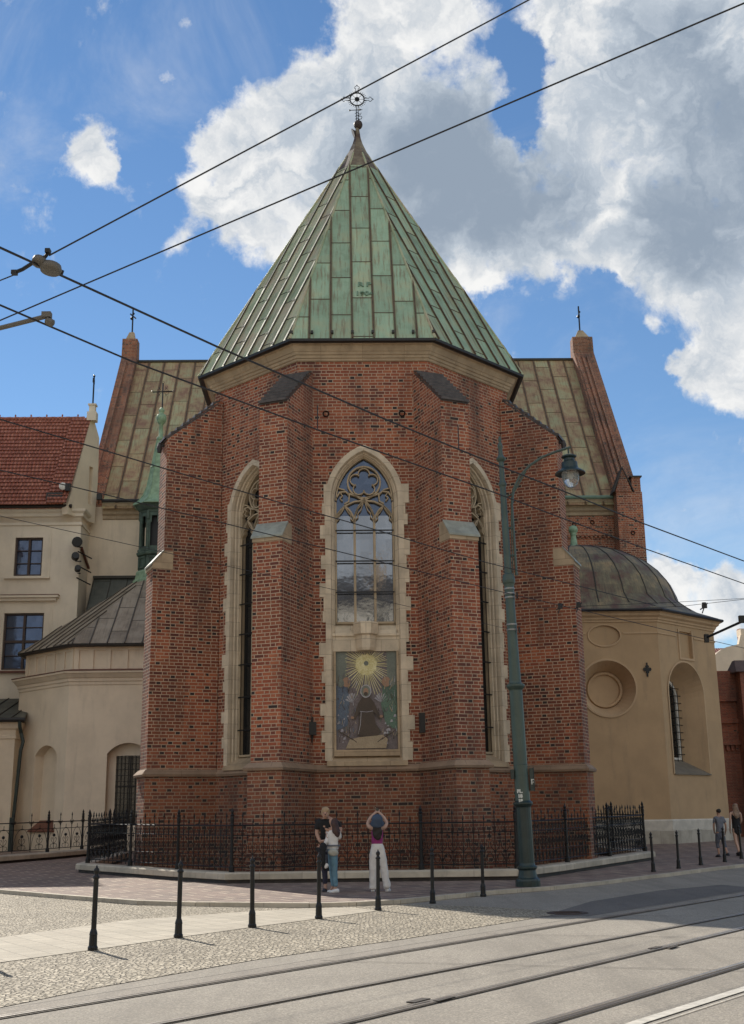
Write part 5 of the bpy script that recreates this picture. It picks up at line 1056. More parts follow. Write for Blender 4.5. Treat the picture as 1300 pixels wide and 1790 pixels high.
fence('iron_fence','low black wrought iron fence with arches before the cream chapel at the left edge',[(-24,36),(-15.0,41.2),(-12.7,47.2),(-11.2,52.0)],[3,2,2],h=1.15,style=1,kerb_pts=[(-24,35.6),(-14.8,40.8),(-12.4,47.0),(-10.9,52.0)])
# ================================================================ BOLLARDS
def bollard(x,y,label,z,sc=1):
    t=thing('bollard',label,'bollard',(x,y,z),None,'black bollards along the street'); BASE[t.name]=Vector((x,y,z)); return t
def bollard_parts(t,x,y,z):
    m=MB(); m.lathe([(.068,0),(.068,.04),(.056,.06),(.052,.19),(.056,.2),(.05,.23),(.036,.27),(.035,.6),(.034,.9),(.034,.91)],(x,y,z),12); m.build('shaft',IRON,t,smooth=False)
    m=MB(); m.lathe([(.034,.90),(.047,.915),(.047,.935),(.03,.95),(.026,.975),(.036,.99),(.04,1.01),(.034,1.035),(.016,1.05),(.01,1.075),(.003,1.085)],(x,y,z),12); m.build('finial',IRON,t,smooth=True)
BL=[(-4.74,15.05,0,'black bollard at the left edge, mostly cropped away, only its knob showing'),(-3.78,16.55,0,'nearest full black bollard, standing leftmost on the cobbles beside the slab path'),(-2.9,18.11,0,'second bollard from the left, its top overlapping the fence kerb corner'),(-1.98,19.62,0,'black bollard on sunlit cobbles between the fence corner and the couple'),
 (-1.0,21.09,0,'black bollard just left of the couple, on sunlit cobbles'),(.01,22.78,0,'black bollard standing in front of the woman in white trousers'),(1.09,24.45,0,'black bollard in the shade right of the woman in white trousers'),(2.25,26.3,0,'black bollard in the shade nearest the green lamp post'),
 (7.72,34.4,1,'black bollard just past the right end of the fence kerb'),(8.75,35.7,1,'black bollard second past the fence, before the ochre chapel corner'),(9.82,37.3,1,'black bollard in front of the chapel window on the right'),(10.98,38.8,1,'black bollard in front of the walker in grey'),(12.05,40.6,1,'black bollard at the right edge beside the walker in black')]
src=None
for i,(x,y,s,l) in enumerate(BL):
    z=gz(y)+(SWZ if s else .004)
    if src is None: src=bollard(x,y,l,z); bollard_parts(src,x,y,z); continue
    o=src.copy(); COL.objects.link(o); o.location=(x,y,z); o['label']=l
    o.rotation_euler=(R(random.uniform(-.6,.6)),R(random.uniform(-.8,.8)),random.uniform(0,3))
    for ch in src.children: c=ch.copy(); COL.objects.link(c); c.parent=o
# ================================================================ LAMP POST
lx,ly=3.49,28.55; lz=SWZ
LP=thing('street_lamp','tall tapering green cast iron lamp post with a curved arm and bell lantern','street lamp',(lx,ly,lz)); BASE[LP.name]=Vector((lx,ly,lz)); LP.rotation_euler=(0,R(-1.15),0)   # the post leans a little
c=(lx,ly,lz)
m=MB(); m.lathe([(.29,0),(.29,.13),(.275,.17),(.23,.2),(.22,.24),(.20,.36),(.21,.38),(.24,.41),(.24,.44),(.20,.47),(.185,.52),(.178,1.75),(.18,1.78),(.20,1.8),(.235,1.85),(.235,1.88),(.18,1.93)],c,18); m.build('pedestal',LAMPD,LP)
m=MB(); m.lathe([(.18,1.93),(.172,2.3),(.168,2.5),(.172,2.51),(.168,2.53),(.165,2.75),(.17,2.76),(.165,2.78),(.158,4.50),(.165,4.52),(.2,4.56),(.225,4.6),(.225,4.64),(.16,4.68),(.145,4.72),(.125,5.8),(.12,6.1),(.115,6.7),(.12,7.05),(.13,7.1),(.15,7.14),(.16,7.2),(.14,7.34),(.095,7.38),(.085,8.5),(.075,9.55),(.08,9.6),(.1,9.64),(.1,9.7),(.075,9.74),(.065,9.78),(.06,10.25),(.11,10.3),(.125,10.34),(.07,10.42),(.055,10.46),(.05,10.6),(.065,10.66),(.055,10.74),(.03,10.78),(.045,10.84),(.02,10.93),(.004,10.95)],c,18); m.build('shaft',LAMPG,LP)
m=MB()
for z in (5.95,6.08,6.75,6.85,6.97): m=MB(); m.lathe([(.125 if z<6.5 else .128,0),(.135,.01),(.135,.035),(.125,.045)],(lx,ly,lz+z),16); m.build('clamp_band',SILVER,LP)
zz=lambda py: 1.65+(1430-py)/2060*31 if False else {960:8.32,900:9.24,880:9.54,850:10.0,830:10.3,818:10.47,808:10.62}[py]
m=MB(); m.tube([(lx+.2,ly,7.4),(lx+.2,ly,8.32),(lx+.2,ly,9.2),(lx+.27,ly,9.6),(lx+.42,ly,9.9),(lx+.7,ly,10.2),(lx+1.05,ly,10.42),(lx+1.4,ly,10.55),(lx+1.78,ly,10.66)],.032,8)
m.tube([(lx+.07,ly,9.42),(lx+.2,ly,9.46),(lx+.32,ly,9.6),(lx+.46,ly,9.82),(lx+.6,ly,10.05)],.022,6)
for z in (7.9,8.6): m.tube([(lx,ly,z),(lx+.22,ly,z)],.03,5)
m.tube([(lx+.12,ly,7.3),(lx+.14,ly-.02,8.5),(lx+.2,ly-.03,9.4)],.014,5)
m.build('bracket_arm',LAMPG,LP)
L0=(lx+1.72,ly,9.93)
m=MB(); m.tube([(L0[0],ly,10.64),(L0[0],ly,10.5)],.02,6); m.lathe([(.03,.55),(.10,.53),(.19,.49),(.19,.46),(.13,.43),(.14,.36),(.20,.32),(.21,.18),(.23,.15),(.30,.11),(.38,.05),(.385,.02),(.30,.05),(.20,.08),(.02,.10)],L0,20); lh=m.build('lantern_hood',LAMPD,LP)
gm,t,b=mat('lantern_glass',.08,0,.6); b.inputs['Base Color'].default_value=(.75,.76,.74,1); b.inputs['Transmission Weight'].default_value=.75; b.inputs['IOR'].default_value=1.2
m=MB(); m.lathe([(.21,.07),(.225,.0),(.215,-.1),(.17,-.23),(.10,-.32),(.03,-.36),(.003,-.365)],L0,18); m.build('lantern_glass',gm,lh,smooth=True)
m=MB(); m.sphere((L0[0],ly,L0[2]-.03),.07,10,6,1.4); m.build('lamp_bulb',WHITE,lh)
m=MB(); m.obox((lx+.235,ly-.05),(1,0),(0,1),-.04,.05,0,.18,2.22,2.74); m.tube([(lx+.29,ly-.06,2.2),(lx+.29,ly-.06,2.76),(lx+.1,ly-.06,2.78)],.009,4); m.obox((lx-.2,ly-.08),(1,0),(0,1),-.05,.03,0,.12,2.5,2.72); m.build('junction_box',LAMPD,LP)
STK=simple('sticker_white',(.72,.72,.66),.6,var=.15)
for k,s in enumerate(('PL.','18','18')): put_text(s,(lx-.075,ly-.176,lz+2.08-.1-.11*k+.13),(1,0,0),(0,0,1),.105,STK,LP,'lettering')
put_text('18',(lx+.25,ly-.062,2.43),(1,0,0),(0,0,1),.07,STK,LP,'lettering'); put_text('16',(lx+.25,ly-.062,2.37),(1,0,0),(0,0,1),.07,STK,LP,'lettering')
m=MB(); m.obox((lx+.155,ly-.1),(0,1),(1,0),-.05,.05,0,.03,6.8,6.95); m.obox((lx+.155,ly-.1),(0,1),(1,0),-.05,.05,0,.03,5.95,6.1); m.build('wire_clamp',BLACKM,LP)
# ================================================================ WIRES
WIREM=simple('wire_black',(.02,.02,.022),.6,bs=0)
def wire(label,pts,r,group='tram contact wires crossing the view'):
    m=MB(); m.tube(pts,r*.8,6); return tag(m.build('overhead_wire',WIREM),label,'wire',group)
def ext(pts,a=3.,b=3.):
    P=[Vector(p) for p in pts]; return [P[0]+(P[0]-P[1]).normalized()*a]+P+[P[-1]+(P[-1]-P[-2]).normalized()*b]
W1=[(-2.54,7.42,5.5),(-1.28,9.23,5.5),(0.16,11.17,5.5),(1.48,12.86,5.5),(2.54,14.17,5.5),(3.68,15.62,5.5),(5.87,18.24,5.5)]
W2=[(-3.13,9.21,5.9),(-2.27,10.52,5.9),(-1.5,11.5,5.9),(-.57,12.68,5.9),(1.54,15.25,5.9),(2.79,16.86,5.9),(4.5,19.02,5.9),(7.1,22.21,5.9)]
W3=[(-3.84,11.56,5.7),(-3.01,12.66,5.7),(-2.2,13.75,5.7),(-1.14,15.13,5.7),(-.12,16.4,5.7),(.82,17.65,5.7),(1.87,19.0,5.7),(3.69,21.1,5.7)]
W4=[(-4.51,13.71,5.8),(-3.84,14.46,5.8),(-2.22,16.41,5.8),(-1.05,17.85,5.8),(1.1,20.5,5.8),(2.55,22.3,5.8),(5.0,25.15,5.8),(9.24,30.15,5.8)]
W5=[(-5.44,16.68,6.0),(-3.56,19.13,6.0),(-1.0,22.47,6.0),(3.2,28.06,6.0)]
wire('thick uppermost tram wire running from the round clamp down across the church to the right',ext(W1),.011)
wire('thick tram wire below the uppermost one, held by the short arm at the left',ext(W2),.011)
wire('middle tram wire crossing the apse above the window springing',ext(W3),.009)
wire('lower tram wire passing the mullions and the lamp post to the chapel dome',ext(W4),.009)
wire('thinnest lowest wire from the white house to the lamp post',[(-7,14.6,6.0)]+W5+[(3.5,29.6,6.03)],.006)
wire('span wire rising steeply to the top edge, passing the roof cross',[(-2.27,7.64,5.55),(1.32,8.14,8.0),(3.1,8.39,9.2)],.0075,'span wires rising over the street')
wire('span wire rising across the green roof tip to the upper right corner',[(-3.45,10.2,6.2),(2.83,7.57,7.5),(5,6.66,7.95)][:1]+[(-.3,8.85,6.84),(2.83,7.57,7.5),(5,6.66,7.95)] if False else [(-5.2,10.93,5.84),(-3.45,10.2,6.2),(2.83,7.57,7.5),(5,6.66,7.95)],.0085,'span wires rising over the street')
wire('short span wire left of the round clamp',[(-2.55,7.82,5.5),(-3.4,8.27,5.42)],.006,'span wires rising over the street')
for k,(p,q) in enumerate((((4.2,28.0,6.5),(8.6,25.8,6.25)),)):
    pass
wire('thin wire right of the chapel dome, crossing the clouds',[(5.2,26.75,6.2),(6.97,26.42,6.2),(8.28,26.01,6.27),(11,25.1,6.4)],.007,'span wires rising over the street')
wire('cable of knots running from the lamp post to the right past the brick buttress',[(3.75,29.6,6.75),(4.3,29.0,6.66),(5.2,28.2,6.55),(7,27,6.4),(9,26.2,6.35)],.007,'span wires rising over the street')
c_=thing('wire_clamp','grey round wire clamp with a short dark arm where two wires cross','wire clamp',(-2.33,7.7,5.5),None,'clamps on the overhead wires'); BASE[c_.name]=Vector((-2.33,7.7,5.5))
m=MB(); m.lathe([(.03,-.03),(.07,-.028),(.08,0),(.07,.028),(.03,.03)],(-2.275,7.72,5.49),16,axis=(.12,.1,1)); m.lathe([(.03,-.025),(.05,-.02),(.05,.02),(.03,.025)],(-2.35,7.68,5.525),12,axis=(.1,.35,.9)); m.build('disc',GREYM,c_,smooth=True)
m=MB(); m.tube([(-2.56,7.8,5.5),(-2.5,7.79,5.52),(-2.4,7.72,5.54),(-2.31,7.68,5.56),(-2.27,7.66,5.6)],.014,6); m.box(-2.58,-2.54,7.78,7.82,5.485,5.515); m.box(-2.30,-2.265,7.63,7.67,5.575,5.605); m.tube([(-2.4,7.7,5.54),(-2.2,7.78,5.48)],.02,6); m.build('arm',BLACKM,c_)
c_=thing('wire_bracket','dark grey horizontal arm holding a tram wire at the left edge','wire bracket',(-3.2,9.67,5.9)); BASE[c_.name]=Vector((-3.2,9.67,5.9))
m=MB(); m.tube([(-4.2,9.85,5.82),(-3.27,9.69,5.9),(-2.84,9.6,5.965)],.022,8); m.build('arm',GREYM,c_); m=MB(); m.box(-2.88,-2.80,9.57,9.63,5.95,6.0); m.lathe([(.02,-.04),(.035,-.03),(.035,.03),(.02,.04)],(-2.81,9.6,5.91),8,axis=(1,0,-.6)); m.build('clamp',GREYM,c_)
c_=thing('wire_bracket','black slanting arm with a clamp right of the chapel cornice','wire bracket',(8.3,28.4,5.9)); BASE[c_.name]=Vector((8.3,28.4,5.9))
m=MB(); m.tube([(8.15,28.76,5.82),(8.66,27.34,6.0),(9.1,26.2,6.15)],.03,6); m.build('arm',BLACKM,c_); m=MB(); m.box(8.1,8.2,28.7,28.8,5.7,5.9); m.box(8.55,8.68,27.3,27.4,5.95,6.12); m.build('clamp',BLACKM,c_)
for (p,l) in (((7.58,26.7,6.22),'small black clamp hanging on the thin wire by the clouds'),((4.6,28.7,6.6),'knotted clamp cluster right of the lamp post'),((5.0,28.4,6.57),'knotted clamp at the brick buttress edge')):
    m=MB(); x,y,z=p; m.box(x-.05,x+.06,y-.03,y+.03,z-.02,z+.06); m.lathe([(.05,-.02),(.05,.03)],(x,y,z+.08),8); m.tube([(x-.1,y,z-.05),(x,y,z),(x+.08,y,z+.1)],.015,5); m.tube([(x,y,z),(x-.06,y,z-.14)],.014,5)
    tag(m.build('wire_clamp',BLACKM),l,'wire clamp','clamps on the overhead wires')
# droppers on wires
m=MB()
for (x,y,z) in ((.95,12.2,5.5),(-.6,12.6,5.9)): m.tube([(x,y,z),(x,y,z+.28)],.006,4)
tag(m.build('wire_dropper',WIREM),'thin short vertical droppers on the tram wires','wire dropper')
# ================================================================ PEOPLE
def skinmat(n,c,r=.6): return simple(n,c,r,var=.12,scale=8,bs=.1)
CLT=bpy.data.textures.new('folds','CLOUDS'); CLT.noise_scale=.11
def skin(name,chains,m_,parent,sub=2,root=0):
    """chains: list of [(x,y,z,r),...]; points closer than 1 mm are merged"""
    vs=[];ed=[];rad=[]
    def vid(p):
        for i,q in enumerate(vs):
            if (Vector(q)-Vector(p[:3])).length<1e-3: return i
        vs.append(p[:3]); rad.append(p[3]); return len(vs)-1
    for ch in chains:
        ids=[vid(p) for p in ch]
        for a,b in zip(ids,ids[1:]): ed.append((a,b))
    me=bpy.data.meshes.new(name); me.from_pydata(vs,ed,[]); o=bpy.data.objects.new(name,me); COL.objects.link(o)
    md=o.modifiers.new('skin','SKIN'); md.use_smooth_shade=True
    for i,sv in enumerate(me.skin_vertices[0].data):
        r=rad[i]; sv.radius=(r if not isinstance(r,tuple) else r[0],r if not isinstance(r,tuple) else r[1]); sv.use_root=(i==root)
    s=o.modifiers.new('sub','SUBSURF'); s.levels=sub; s.render_levels=sub
    if name!='body':
        s.levels=s.render_levels=3; dm=o.modifiers.new('folds','DISPLACE'); dm.texture=CLT; dm.texture_coords='GLOBAL'; dm.strength=.06 if name=='hair' else .038; dm.mid_level=.5
    me.materials.append(m_); 
    if parent: o.parent=parent
    return o
SK=skinmat('skin_tone',(.42,.25,.18)); SK2=skinmat('skin_light',(.50,.32,.24))
def hand(wr,d,side,r=.009):
    """palm + five fingers from wrist, pointing along d; side = thumb side vector"""
    w=Vector(wr); d=Vector(d).normalized(); s=Vector(side).normalized(); n=d.cross(s).normalized(); out=[]
    pm=w+d*.05; P=lambda v,r_:(v.x,v.y,v.z,r_)
    out.append([P(w,.022),P(pm,.032)])
    for k,L in enumerate((.075,.085,.08,.062)):
        o=s*(.03-.02*k); a=pm+o*.7+d*.03; b=a+d*L*.5+n*.012; c=b+d*L*.45+n*.03; out.append([P(pm,.032),P(a,.011),P(b,r),P(c,r*.9)])
    a=w+d*.03+s*.03; b=a+d*.03+s*.025; out.append([P(pm,.032),P(a,.013),P(b,.011),P(b+d*.03+n*.01,.009)])
    return out
def person(label,x,y,H,rot,pose,group=None):
    z=SW(x,y) if y>24 else 0.0
    t=thing('person',label,'person',(x,y,z)); t.rotation_euler=(0,0,rot); BASE[t.name]=Vector((x,y,z)); t['_h']=H
    return t
def humanoid(t,H,J,skm,hd=(0,0)):
    """continuous body; J gives joints in local metres for a 1.7 m figure, scaled"""
    k=H/1.7; S=lambda p:(p[0]*k,p[1]*k,p[2]*k,(p[3]*k if not isinstance(p[3],tuple) else (p[3][0]*k,p[3][1]*k)))
    pel=(0,J.get('py',0),.93,(.13,.10)); wa=(0,J.get('py',0)*.7,1.06,(.115,.09)); ch=(J.get('cx',0),J.get('cy',0),1.25,(.14,.10)); nb=(J.get('cx',0),J.get('cy',0),1.42,(.07,.065)); nk=(J.get('cx',0)+hd[0]*.3,J.get('cy',0)+hd[1]*.3,1.49,.05)
    h1=(J.get('cx',0)+hd[0],J.get('cy',0)+hd[1],1.545+J.get('hz',0),(.055,.068)); h2=(h1[0]*1.0,h1[1],1.61+J.get('hz',0),(.074,.088)); h3=(h1[0],h1[1],1.67+J.get('hz',0),(.055,.065))
    chains=[[pel,wa,ch,nb,nk,h1,h2,h3]]
    for sd in ('L','R'):
        A=J['arm'+sd]; chains.append([nb,A[0]]+A[1:]); Lg=J['leg'+sd]; chains.append([pel]+Lg)
        w=A[-1]; dd=Vector(w[:3])-Vector(A[-2][:3]); hs=J.get('thumb'+sd,(0,0,1)); 
        for c in hand(Vector(w[:3]),dd,hs): c[0]=tuple(w) if c[0][3]==.022 else c[0]; chains.append(c)
    o=skin('body',[[S(p) for p in c] for c in chains],skm,t); return S
def shoe(t,S,x,y,z,ang,m_,k=1.):
    m=MB(); d=Vector((math.cos(ang),math.sin(ang))); s=Vector((-d.y,d.x))
    def ring(u,w,h): return [(x+d.x*u+s.x*w*c,y+d.y*u+s.y*w*c,z+hh*k) for c,hh in ((-1,.0),(1,.0),(1,h*.5),(.5,h),(-.5,h),(-1,h*.5))]
    rs=[ring(a*k,b*k,c) for a,b,c in ((-.07,.03,.07),(-.04,.042,.1),(.05,.045,.09),(.13,.048,.055),(.18,.03,.035))]
    vs=[v for r_ in rs for v in r_]; fs=[(i*6+j,i*6+(j+1)%6,(i+1)*6+(j+1)%6,(i+1)*6+j) for i in range(4) for j in range(6)]+[tuple(range(6)),tuple(range(29,23,-1))]; m.add(vs,fs)
    off=BASE.pop(t.name); o=m.build('shoe',m_,t,smooth=True); BASE[t.name]=off; return o
def localbuild(m,n,mt,t,**k): off=BASE.pop(t.name); o=m.build(n,mt,t,**k); BASE[t.name]=off; return o
CW=skinmat('white_cloth',(.66,.64,.62),.85); CM=skinmat('magenta_cloth',(.28,.03,.16),.85); CB=skinmat('black_cloth',(.012,.012,.014),.9); CJ=skinmat('faded_jeans',(.13,.25,.33),.85); CG=skinmat('grey_cloth',(.14,.15,.18),.85); CN=skinmat('navy_hat',(.05,.075,.12),.85); CT=skinmat('pale_bag',(.42,.42,.37),.7)
HD=skinmat('dark_hair',(.018,.012,.010),.7); HR=skinmat('auburn_hair',(.055,.025,.02),.6); HB_=skinmat('blond_hair',(.38,.27,.165),.7); SHW=skinmat('white_shoe',(.72,.72,.72),.6)
# woman photographing, seen from behind (faces +y)
t=person('woman in white trousers and dark bucket hat holding up a phone, seen from behind','x' and .02,28.5,1.66,0,None) if False else person('woman in white trousers and dark bucket hat holding up a phone, seen from behind',.02,27.4,1.66,0,None)
J={'armL':[(-.17,0,1.40,.052),(-.225,.09,1.50,.042),(-.16,.17,1.63,.034),(-.055,.24,1.73,.026)],'armR':[(.17,0,1.40,.052),(.225,.09,1.50,.042),(.16,.17,1.63,.034),(.065,.24,1.73,.026)],
 'legL':[(-.09,0,.86,.085),(-.10,.0,.48,.055),(-.115,0,.10,.038),(-.12,.09,.04,.035)],'legR':[(.09,0,.86,.085),(.13,-.01,.48,.055),(.19,0,.10,.038),(.20,.09,.04,.035)],'thumbL':(1,0,.2),'thumbR':(-1,0,.2)}
S=humanoid(t,1.66,J,SK2,(0,-.06))
skin('trousers',[[S(p) for p in ch] for ch in ([(0,0,1.10,(.13,.105)),(0,0,1.02,(.145,.115)),(0,0,.92,(.165,.13))],[(0,0,.92,(.165,.13)),(-.10,0,.76,.11),(-.11,0,.45,.088),(-.125,0,.12,.088),(-.125,.01,.045,.09)],[(0,0,.92,(.165,.13)),(.10,0,.76,.11),(.15,0,.45,.088),(.20,0,.13,.095),(.215,.01,.045,.098)])],CW,t)
skin('top',[[S(p) for p in ch] for ch in ([(0,0,.98,(.14,.11)),(0,0,1.05,(.138,.108)),(0,0,1.18,(.14,.11)),(0,0,1.34,(.155,.10)),(0,0,1.43,(.09,.07))],)],CM,t)
skin('hair',[[S(p) for p in ch] for ch in ([(0,-.05,1.55,(.09,.085)),(0,-.12,1.38,(.115,.05)),(0,-.14,1.24,(.12,.035)),(.01,-.14,1.13,(.07,.025))],)],HD,t)
m=MB(); m.lathe([(.155,-.06),(.16,-.045),(.135,.0),(.125,.03),(.122,.09),(.10,.135),(.05,.158),(.003,.162)],(0,-.07,1.50),18,axis=(0,-.5,.87)); localbuild(m,'bucket_hat',CN,t,smooth=True)
shoe(t,S,-.12,.03,0,R(90),SHW); shoe(t,S,.205,.03,0,R(75),SHW)
t2=thing('phone','black phone raised in both hands of the woman in the bucket hat','phone',(.025,27.65,1.80)); m=MB(); m.box(-.035,.035,-.006,.006,-.05,.08); off=m.build('phone_body',BLACKM,None); off.parent=t2
m=MB(); m.box(-.03,.03,-.009,-.006,-.042,.072); o=m.build('phone_screen',GL_DK,None); o.parent=t2
# couple: woman turned left, hugging side
t=person('woman with long auburn hair in white top, faded jeans and a pale hip bag',-.98,27.35,1.62,0,None)
J={'cx':.02,'armL':[(-.10,.05,1.38,.05),(-.13,-.04,1.18,.04),(-.20,-.05,1.03,.034),(-.28,.02,1.02,.024)],'armR':[(.13,-.02,1.38,.05),(.17,.0,1.2,.04),(.06,.14,1.18,.034),(-.08,.2,1.27,.024)],
 'legL':[(-.04,.06,.86,.085),(-.02,.07,.48,.055),(.0,.07,.10,.038),(-.07,.07,.04,.035)],'legR':[(.03,-.06,.86,.085),(.05,-.06,.48,.055),(.07,-.05,.10,.038),(.0,-.05,.04,.035)]}
S=humanoid(t,1.62,J,SK,(-.03,0))
skin('jeans',[[S(p) for p in ch] for ch in ([(0,0,1.08,(.12,.115)),(0,0,1.0,(.125,.12)),(0,0,.90,(.14,.135))],[(0,0,.90,(.14,.135)),(-.03,.06,.72,.09),(-.02,.07,.45,.065),(0,.07,.11,.052)],[(0,0,.90,(.14,.135)),(.03,-.06,.72,.09),(.05,-.06,.45,.065),(.07,-.05,.11,.052)])],CJ,t)
skin('top',[[S(p) for p in ch] for ch in ([(0,0,.94,(.15,.14)),(0,0,1.0,(.14,.13)),(.01,0,1.15,(.13,.12)),(.02,0,1.32,(.15,.12)),(.01,0,1.44,(.08,.07))],[(.02,0,1.32,(.15,.12)),(.13,-.02,1.37,.062),(.17,0,1.2,.052),(.06,.14,1.18,.043)],[(.02,0,1.32,(.15,.12)),(-.10,.05,1.37,.062),(-.13,-.04,1.18,.052),(-.20,-.05,1.04,.043)])],CW,t)
skin('hair',[[S(p) for p in ch] for ch in ([(0,0,1.66,(.085,.09)),(.03,-.02,1.58,(.105,.105)),(.07,-.06,1.44,(.11,.08)),(.10,-.08,1.32,(.09,.06)),(.12,-.08,1.22,(.05,.04))],)],HR,t)
skin('bag',[[S(p) for p in ch] for ch in ([(-.10,-.13,.93,(.05,.06)),(.02,-.17,.88,(.06,.09)),(.14,-.13,.92,(.05,.07))],)],CT,t,1)
m=MB(); m.tube([(-.14,.0,1.0),(-.05,-.14,1.0),(.1,-.13,1.0),(.16,0,1.0)],.018,5); localbuild(m,'bag_strap',CG,t)
shoe(t,S,.02,.07,0,R(180),SHW,.85); shoe(t,S,.08,-.06,0,R(185),SHW,.85)
t2=thing('jacket','black jacket hanging over the arm of the woman with auburn hair','jacket',(-1.18,27.15,SWZ+.9))
skin('jacket_cloth',[[(.06,0,.13,(.05,.07)),(-.01,-.01,.1,(.09,.08)),(-.02,-.01,-.08,(.11,.07)),(-.01,-.01,-.28,(.10,.06)),(.04,0,-.42,(.07,.05))],[(-.02,-.01,-.08,(.11,.07)),(-.12,0,0.02,(.04,.05)),(-.14,0,.08,(.03,.03))]],CB,t2); skin('jacket_lining',[[(.09,-.07,-.27,.035),(.06,-.07,-.33,.05),(.03,-.07,-.38,.03)]],CW,t2,1)
# man behind her, facing us, head bowed
t=person('blond man in black T shirt and dark shorts bowing over the woman with auburn hair',-1.10,27.75,1.71,0,None)
J={'cx':-.02,'cy':-.05,'hz':-.055,'armL':[(-.20,0,1.40,.06),(-.235,-.05,1.16,.046),(-.16,-.16,1.0,.036),(-.05,-.26,1.02,.027)],'armR':[(.20,-.03,1.40,.06),(.27,-.14,1.2,.046),(.2,-.28,1.16,.036),(.10,-.36,1.2,.027)],
 'legL':[(-.09,0,.86,.09),(-.08,0,.48,.062),(-.06,0,.10,.042),(-.06,-.1,.04,.038)],'legR':[(.09,0,.86,.09),(.12,0,.48,.062),(.13,0,.10,.042),(.14,-.1,.04,.038)]}
S=humanoid(t,1.84,J,SK,(-.03,-.09))
skin('t_shirt',[[S(p) for p in ch] for ch in ([(0,0,.88,(.17,.13)),(0,0,.96,(.165,.12)),(-.01,-.02,1.18,(.155,.115)),(-.02,-.04,1.32,(.175,.12)),(-.02,-.05,1.44,(.10,.08))],[(-.02,-.04,1.32,(.175,.12)),(.19,-.04,1.40,.075),(.255,-.1,1.24,.066)],[(-.02,-.04,1.32,(.175,.12)),(-.20,-.01,1.40,.075),(-.235,-.04,1.22,.066)])],CB,t)
skin('leg_cover',[[S(p) for p in ch] for ch in ([(0,0,.9,(.14,.11)),(-.09,0,.72,.095),(-.08,0,.48,.068),(-.06,0,.12,.05)],[(0,0,.9,(.14,.11)),(.10,0,.72,.095),(.12,0,.48,.068),(.13,0,.12,.05)])],skinmat('dark_indigo',(.035,.035,.06),.9),t)  # dark indigo layer over the legs below the shorts
skin('shorts',[[S(p) for p in ch] for ch in ([(0,0,.98,(.15,.115)),(0,0,.90,(.165,.13))],[(0,0,.90,(.165,.13)),(-.09,0,.72,.11),(-.085,0,.50,.10)],[(0,0,.90,(.165,.13)),(.10,0,.72,.11),(.12,0,.50,.10)])],CG,t)
skin('hair',[[S(p) for p in ch] for ch in ([(-.05,-.19,1.64,(.06,.05)),(-.05,-.145,1.645,(.092,.10)),(-.05,-.10,1.59,(.097,.09)),(-.05,-.07,1.51,(.075,.055))],)],HB_,t)
m=MB(); q=S((-.05,-.215,1.545,0)); m.lathe([(.006,-.02),(.016,0),(.010,.03)],(q[0],q[1]+.008,q[2]),8,axis=(0,-1,.2)); m.sphere((q[0]-.032,q[1]+.02,q[2]+.035),.011,8,5); m.sphere((q[0]+.032,q[1]+.02,q[2]+.035),.011,8,5); m.box(q[0]-.022,q[0]+.022,q[1]+.008,q[1]+.02,q[2]-.052,q[2]-.045); localbuild(m,'face',HR,t,smooth=True)
SHG=skinmat('dark_shoe',(.03,.03,.04),.7); shoe(t,S,-.07,-.02,0,R(-95),SHG); shoe(t,S,.14,-.02,0,R(-85),SHG)
# walkers at the right edge
t=person('dark haired walker in grey shirt and grey trousers passing the chapel corner',11.75,41.8,1.52,R(15),None)
J={'armL':[(-.17,0,1.40,.05),(-.21,.05,1.15,.04),(-.17,.12,.95,.03),(-.12,.2,.9,.024)],'armR':[(.17,0,1.40,.05),(.23,-.04,1.15,.04),(.27,.04,.95,.03),(.29,.12,.88,.024)],
 'legL':[(-.09,0,.86,.085),(-.09,.13,.50,.055),(-.08,.05,.12,.038),(-.08,.14,.06,.035)],'legR':[(.09,0,.86,.085),(.10,-.04,.48,.055),(.10,-.22,.14,.038),(.10,-.14,.06,.035)]}
S=humanoid(t,1.58,J,SK,(0,.01))
skin('shirt',[[S(p) for p in ch] for ch in ([(0,0,.84,(.165,.13)),(0,0,.95,(.155,.12)),(0,0,1.18,(.15,.12)),(0,0,1.34,(.165,.11)),(0,0,1.44,(.08,.07))],[(0,0,1.34,(.165,.11)),(.18,0,1.39,.062),(.23,-.03,1.18,.052)],[(0,0,1.34,(.165,.11)),(-.18,0,1.39,.062),(-.21,.04,1.18,.052)])],CG,t)
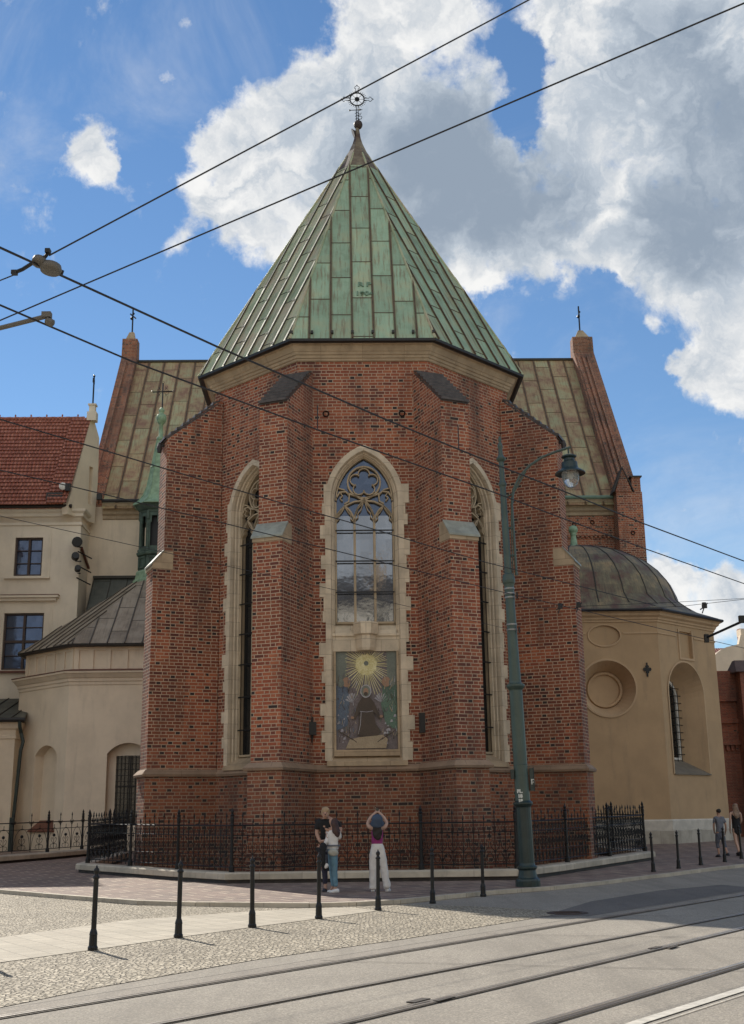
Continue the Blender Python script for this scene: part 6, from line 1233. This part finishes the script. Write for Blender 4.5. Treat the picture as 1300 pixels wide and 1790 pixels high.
skin('trousers',[[S(p) for p in ch] for ch in ([(0,0,.98,(.14,.11)),(0,0,.90,(.16,.13))],[(0,0,.90,(.16,.13)),(-.09,.04,.7,.10),(-.09,.12,.48,.075),(-.085,.08,.3,.06)],[(0,0,.90,(.16,.13)),(.09,0,.7,.10),(.10,-.04,.48,.075),(.10,-.13,.3,.06)])],skinmat('blue_grey_cloth',(.10,.11,.14),.85),t)
skin('hair',[[S(p) for p in ch] for ch in ([(0,-.02,1.71,(.06,.07)),(0,-.03,1.65,(.095,.10)),(0,-.05,1.56,(.08,.06))],)],HD,t)
shoe(t,S,-.08,.08,.0,R(90),SHG); shoe(t,S,.10,-.2,.05,R(90),SHG)
t=person('long haired walker in black dress with bare legs at the right edge',12.5,42.4,1.68,R(10),None)
J={'armL':[(-.18,0,1.40,.05),(-.23,-.04,1.15,.04),(-.22,.02,.95,.03),(-.2,.08,.86,.024)],'armR':[(.18,0,1.40,.05),(.23,.06,1.15,.04),(.2,.18,1.02,.03),(.15,.26,1.02,.024)],
 'legL':[(-.09,0,.86,.085),(-.09,-.05,.48,.058),(-.09,-.22,.16,.040),(-.09,-.14,.07,.035)],'legR':[(.09,0,.86,.085),(.09,.12,.50,.058),(.08,.1,.10,.040),(.08,.2,.04,.035)]}
S=humanoid(t,1.74,J,SK2,(0,.01))
skin('dress',[[S(p) for p in ch] for ch in ([(0,0,.66,(.19,.16)),(0,0,.9,(.165,.14)),(0,0,1.12,(.14,.11)),(0,0,1.34,(.165,.11)),(0,0,1.43,(.09,.07))],)],CB,t)
skin('hair',[[S(p) for p in ch] for ch in ([(0,-.02,1.72,(.07,.08)),(0,-.04,1.64,(.10,.10)),(0,-.08,1.5,(.11,.06)),(0,-.11,1.34,(.11,.045)),(0,-.11,1.22,(.07,.03))],)],skinmat('ash_blond_hair',(.25,.17,.12),.7),t)
shoe(t,S,-.09,-.2,.06,R(90),SHG); shoe(t,S,.08,.12,0,R(90),SHG)
for o in COL.objects:
    if '_h' in o: del o['_h']
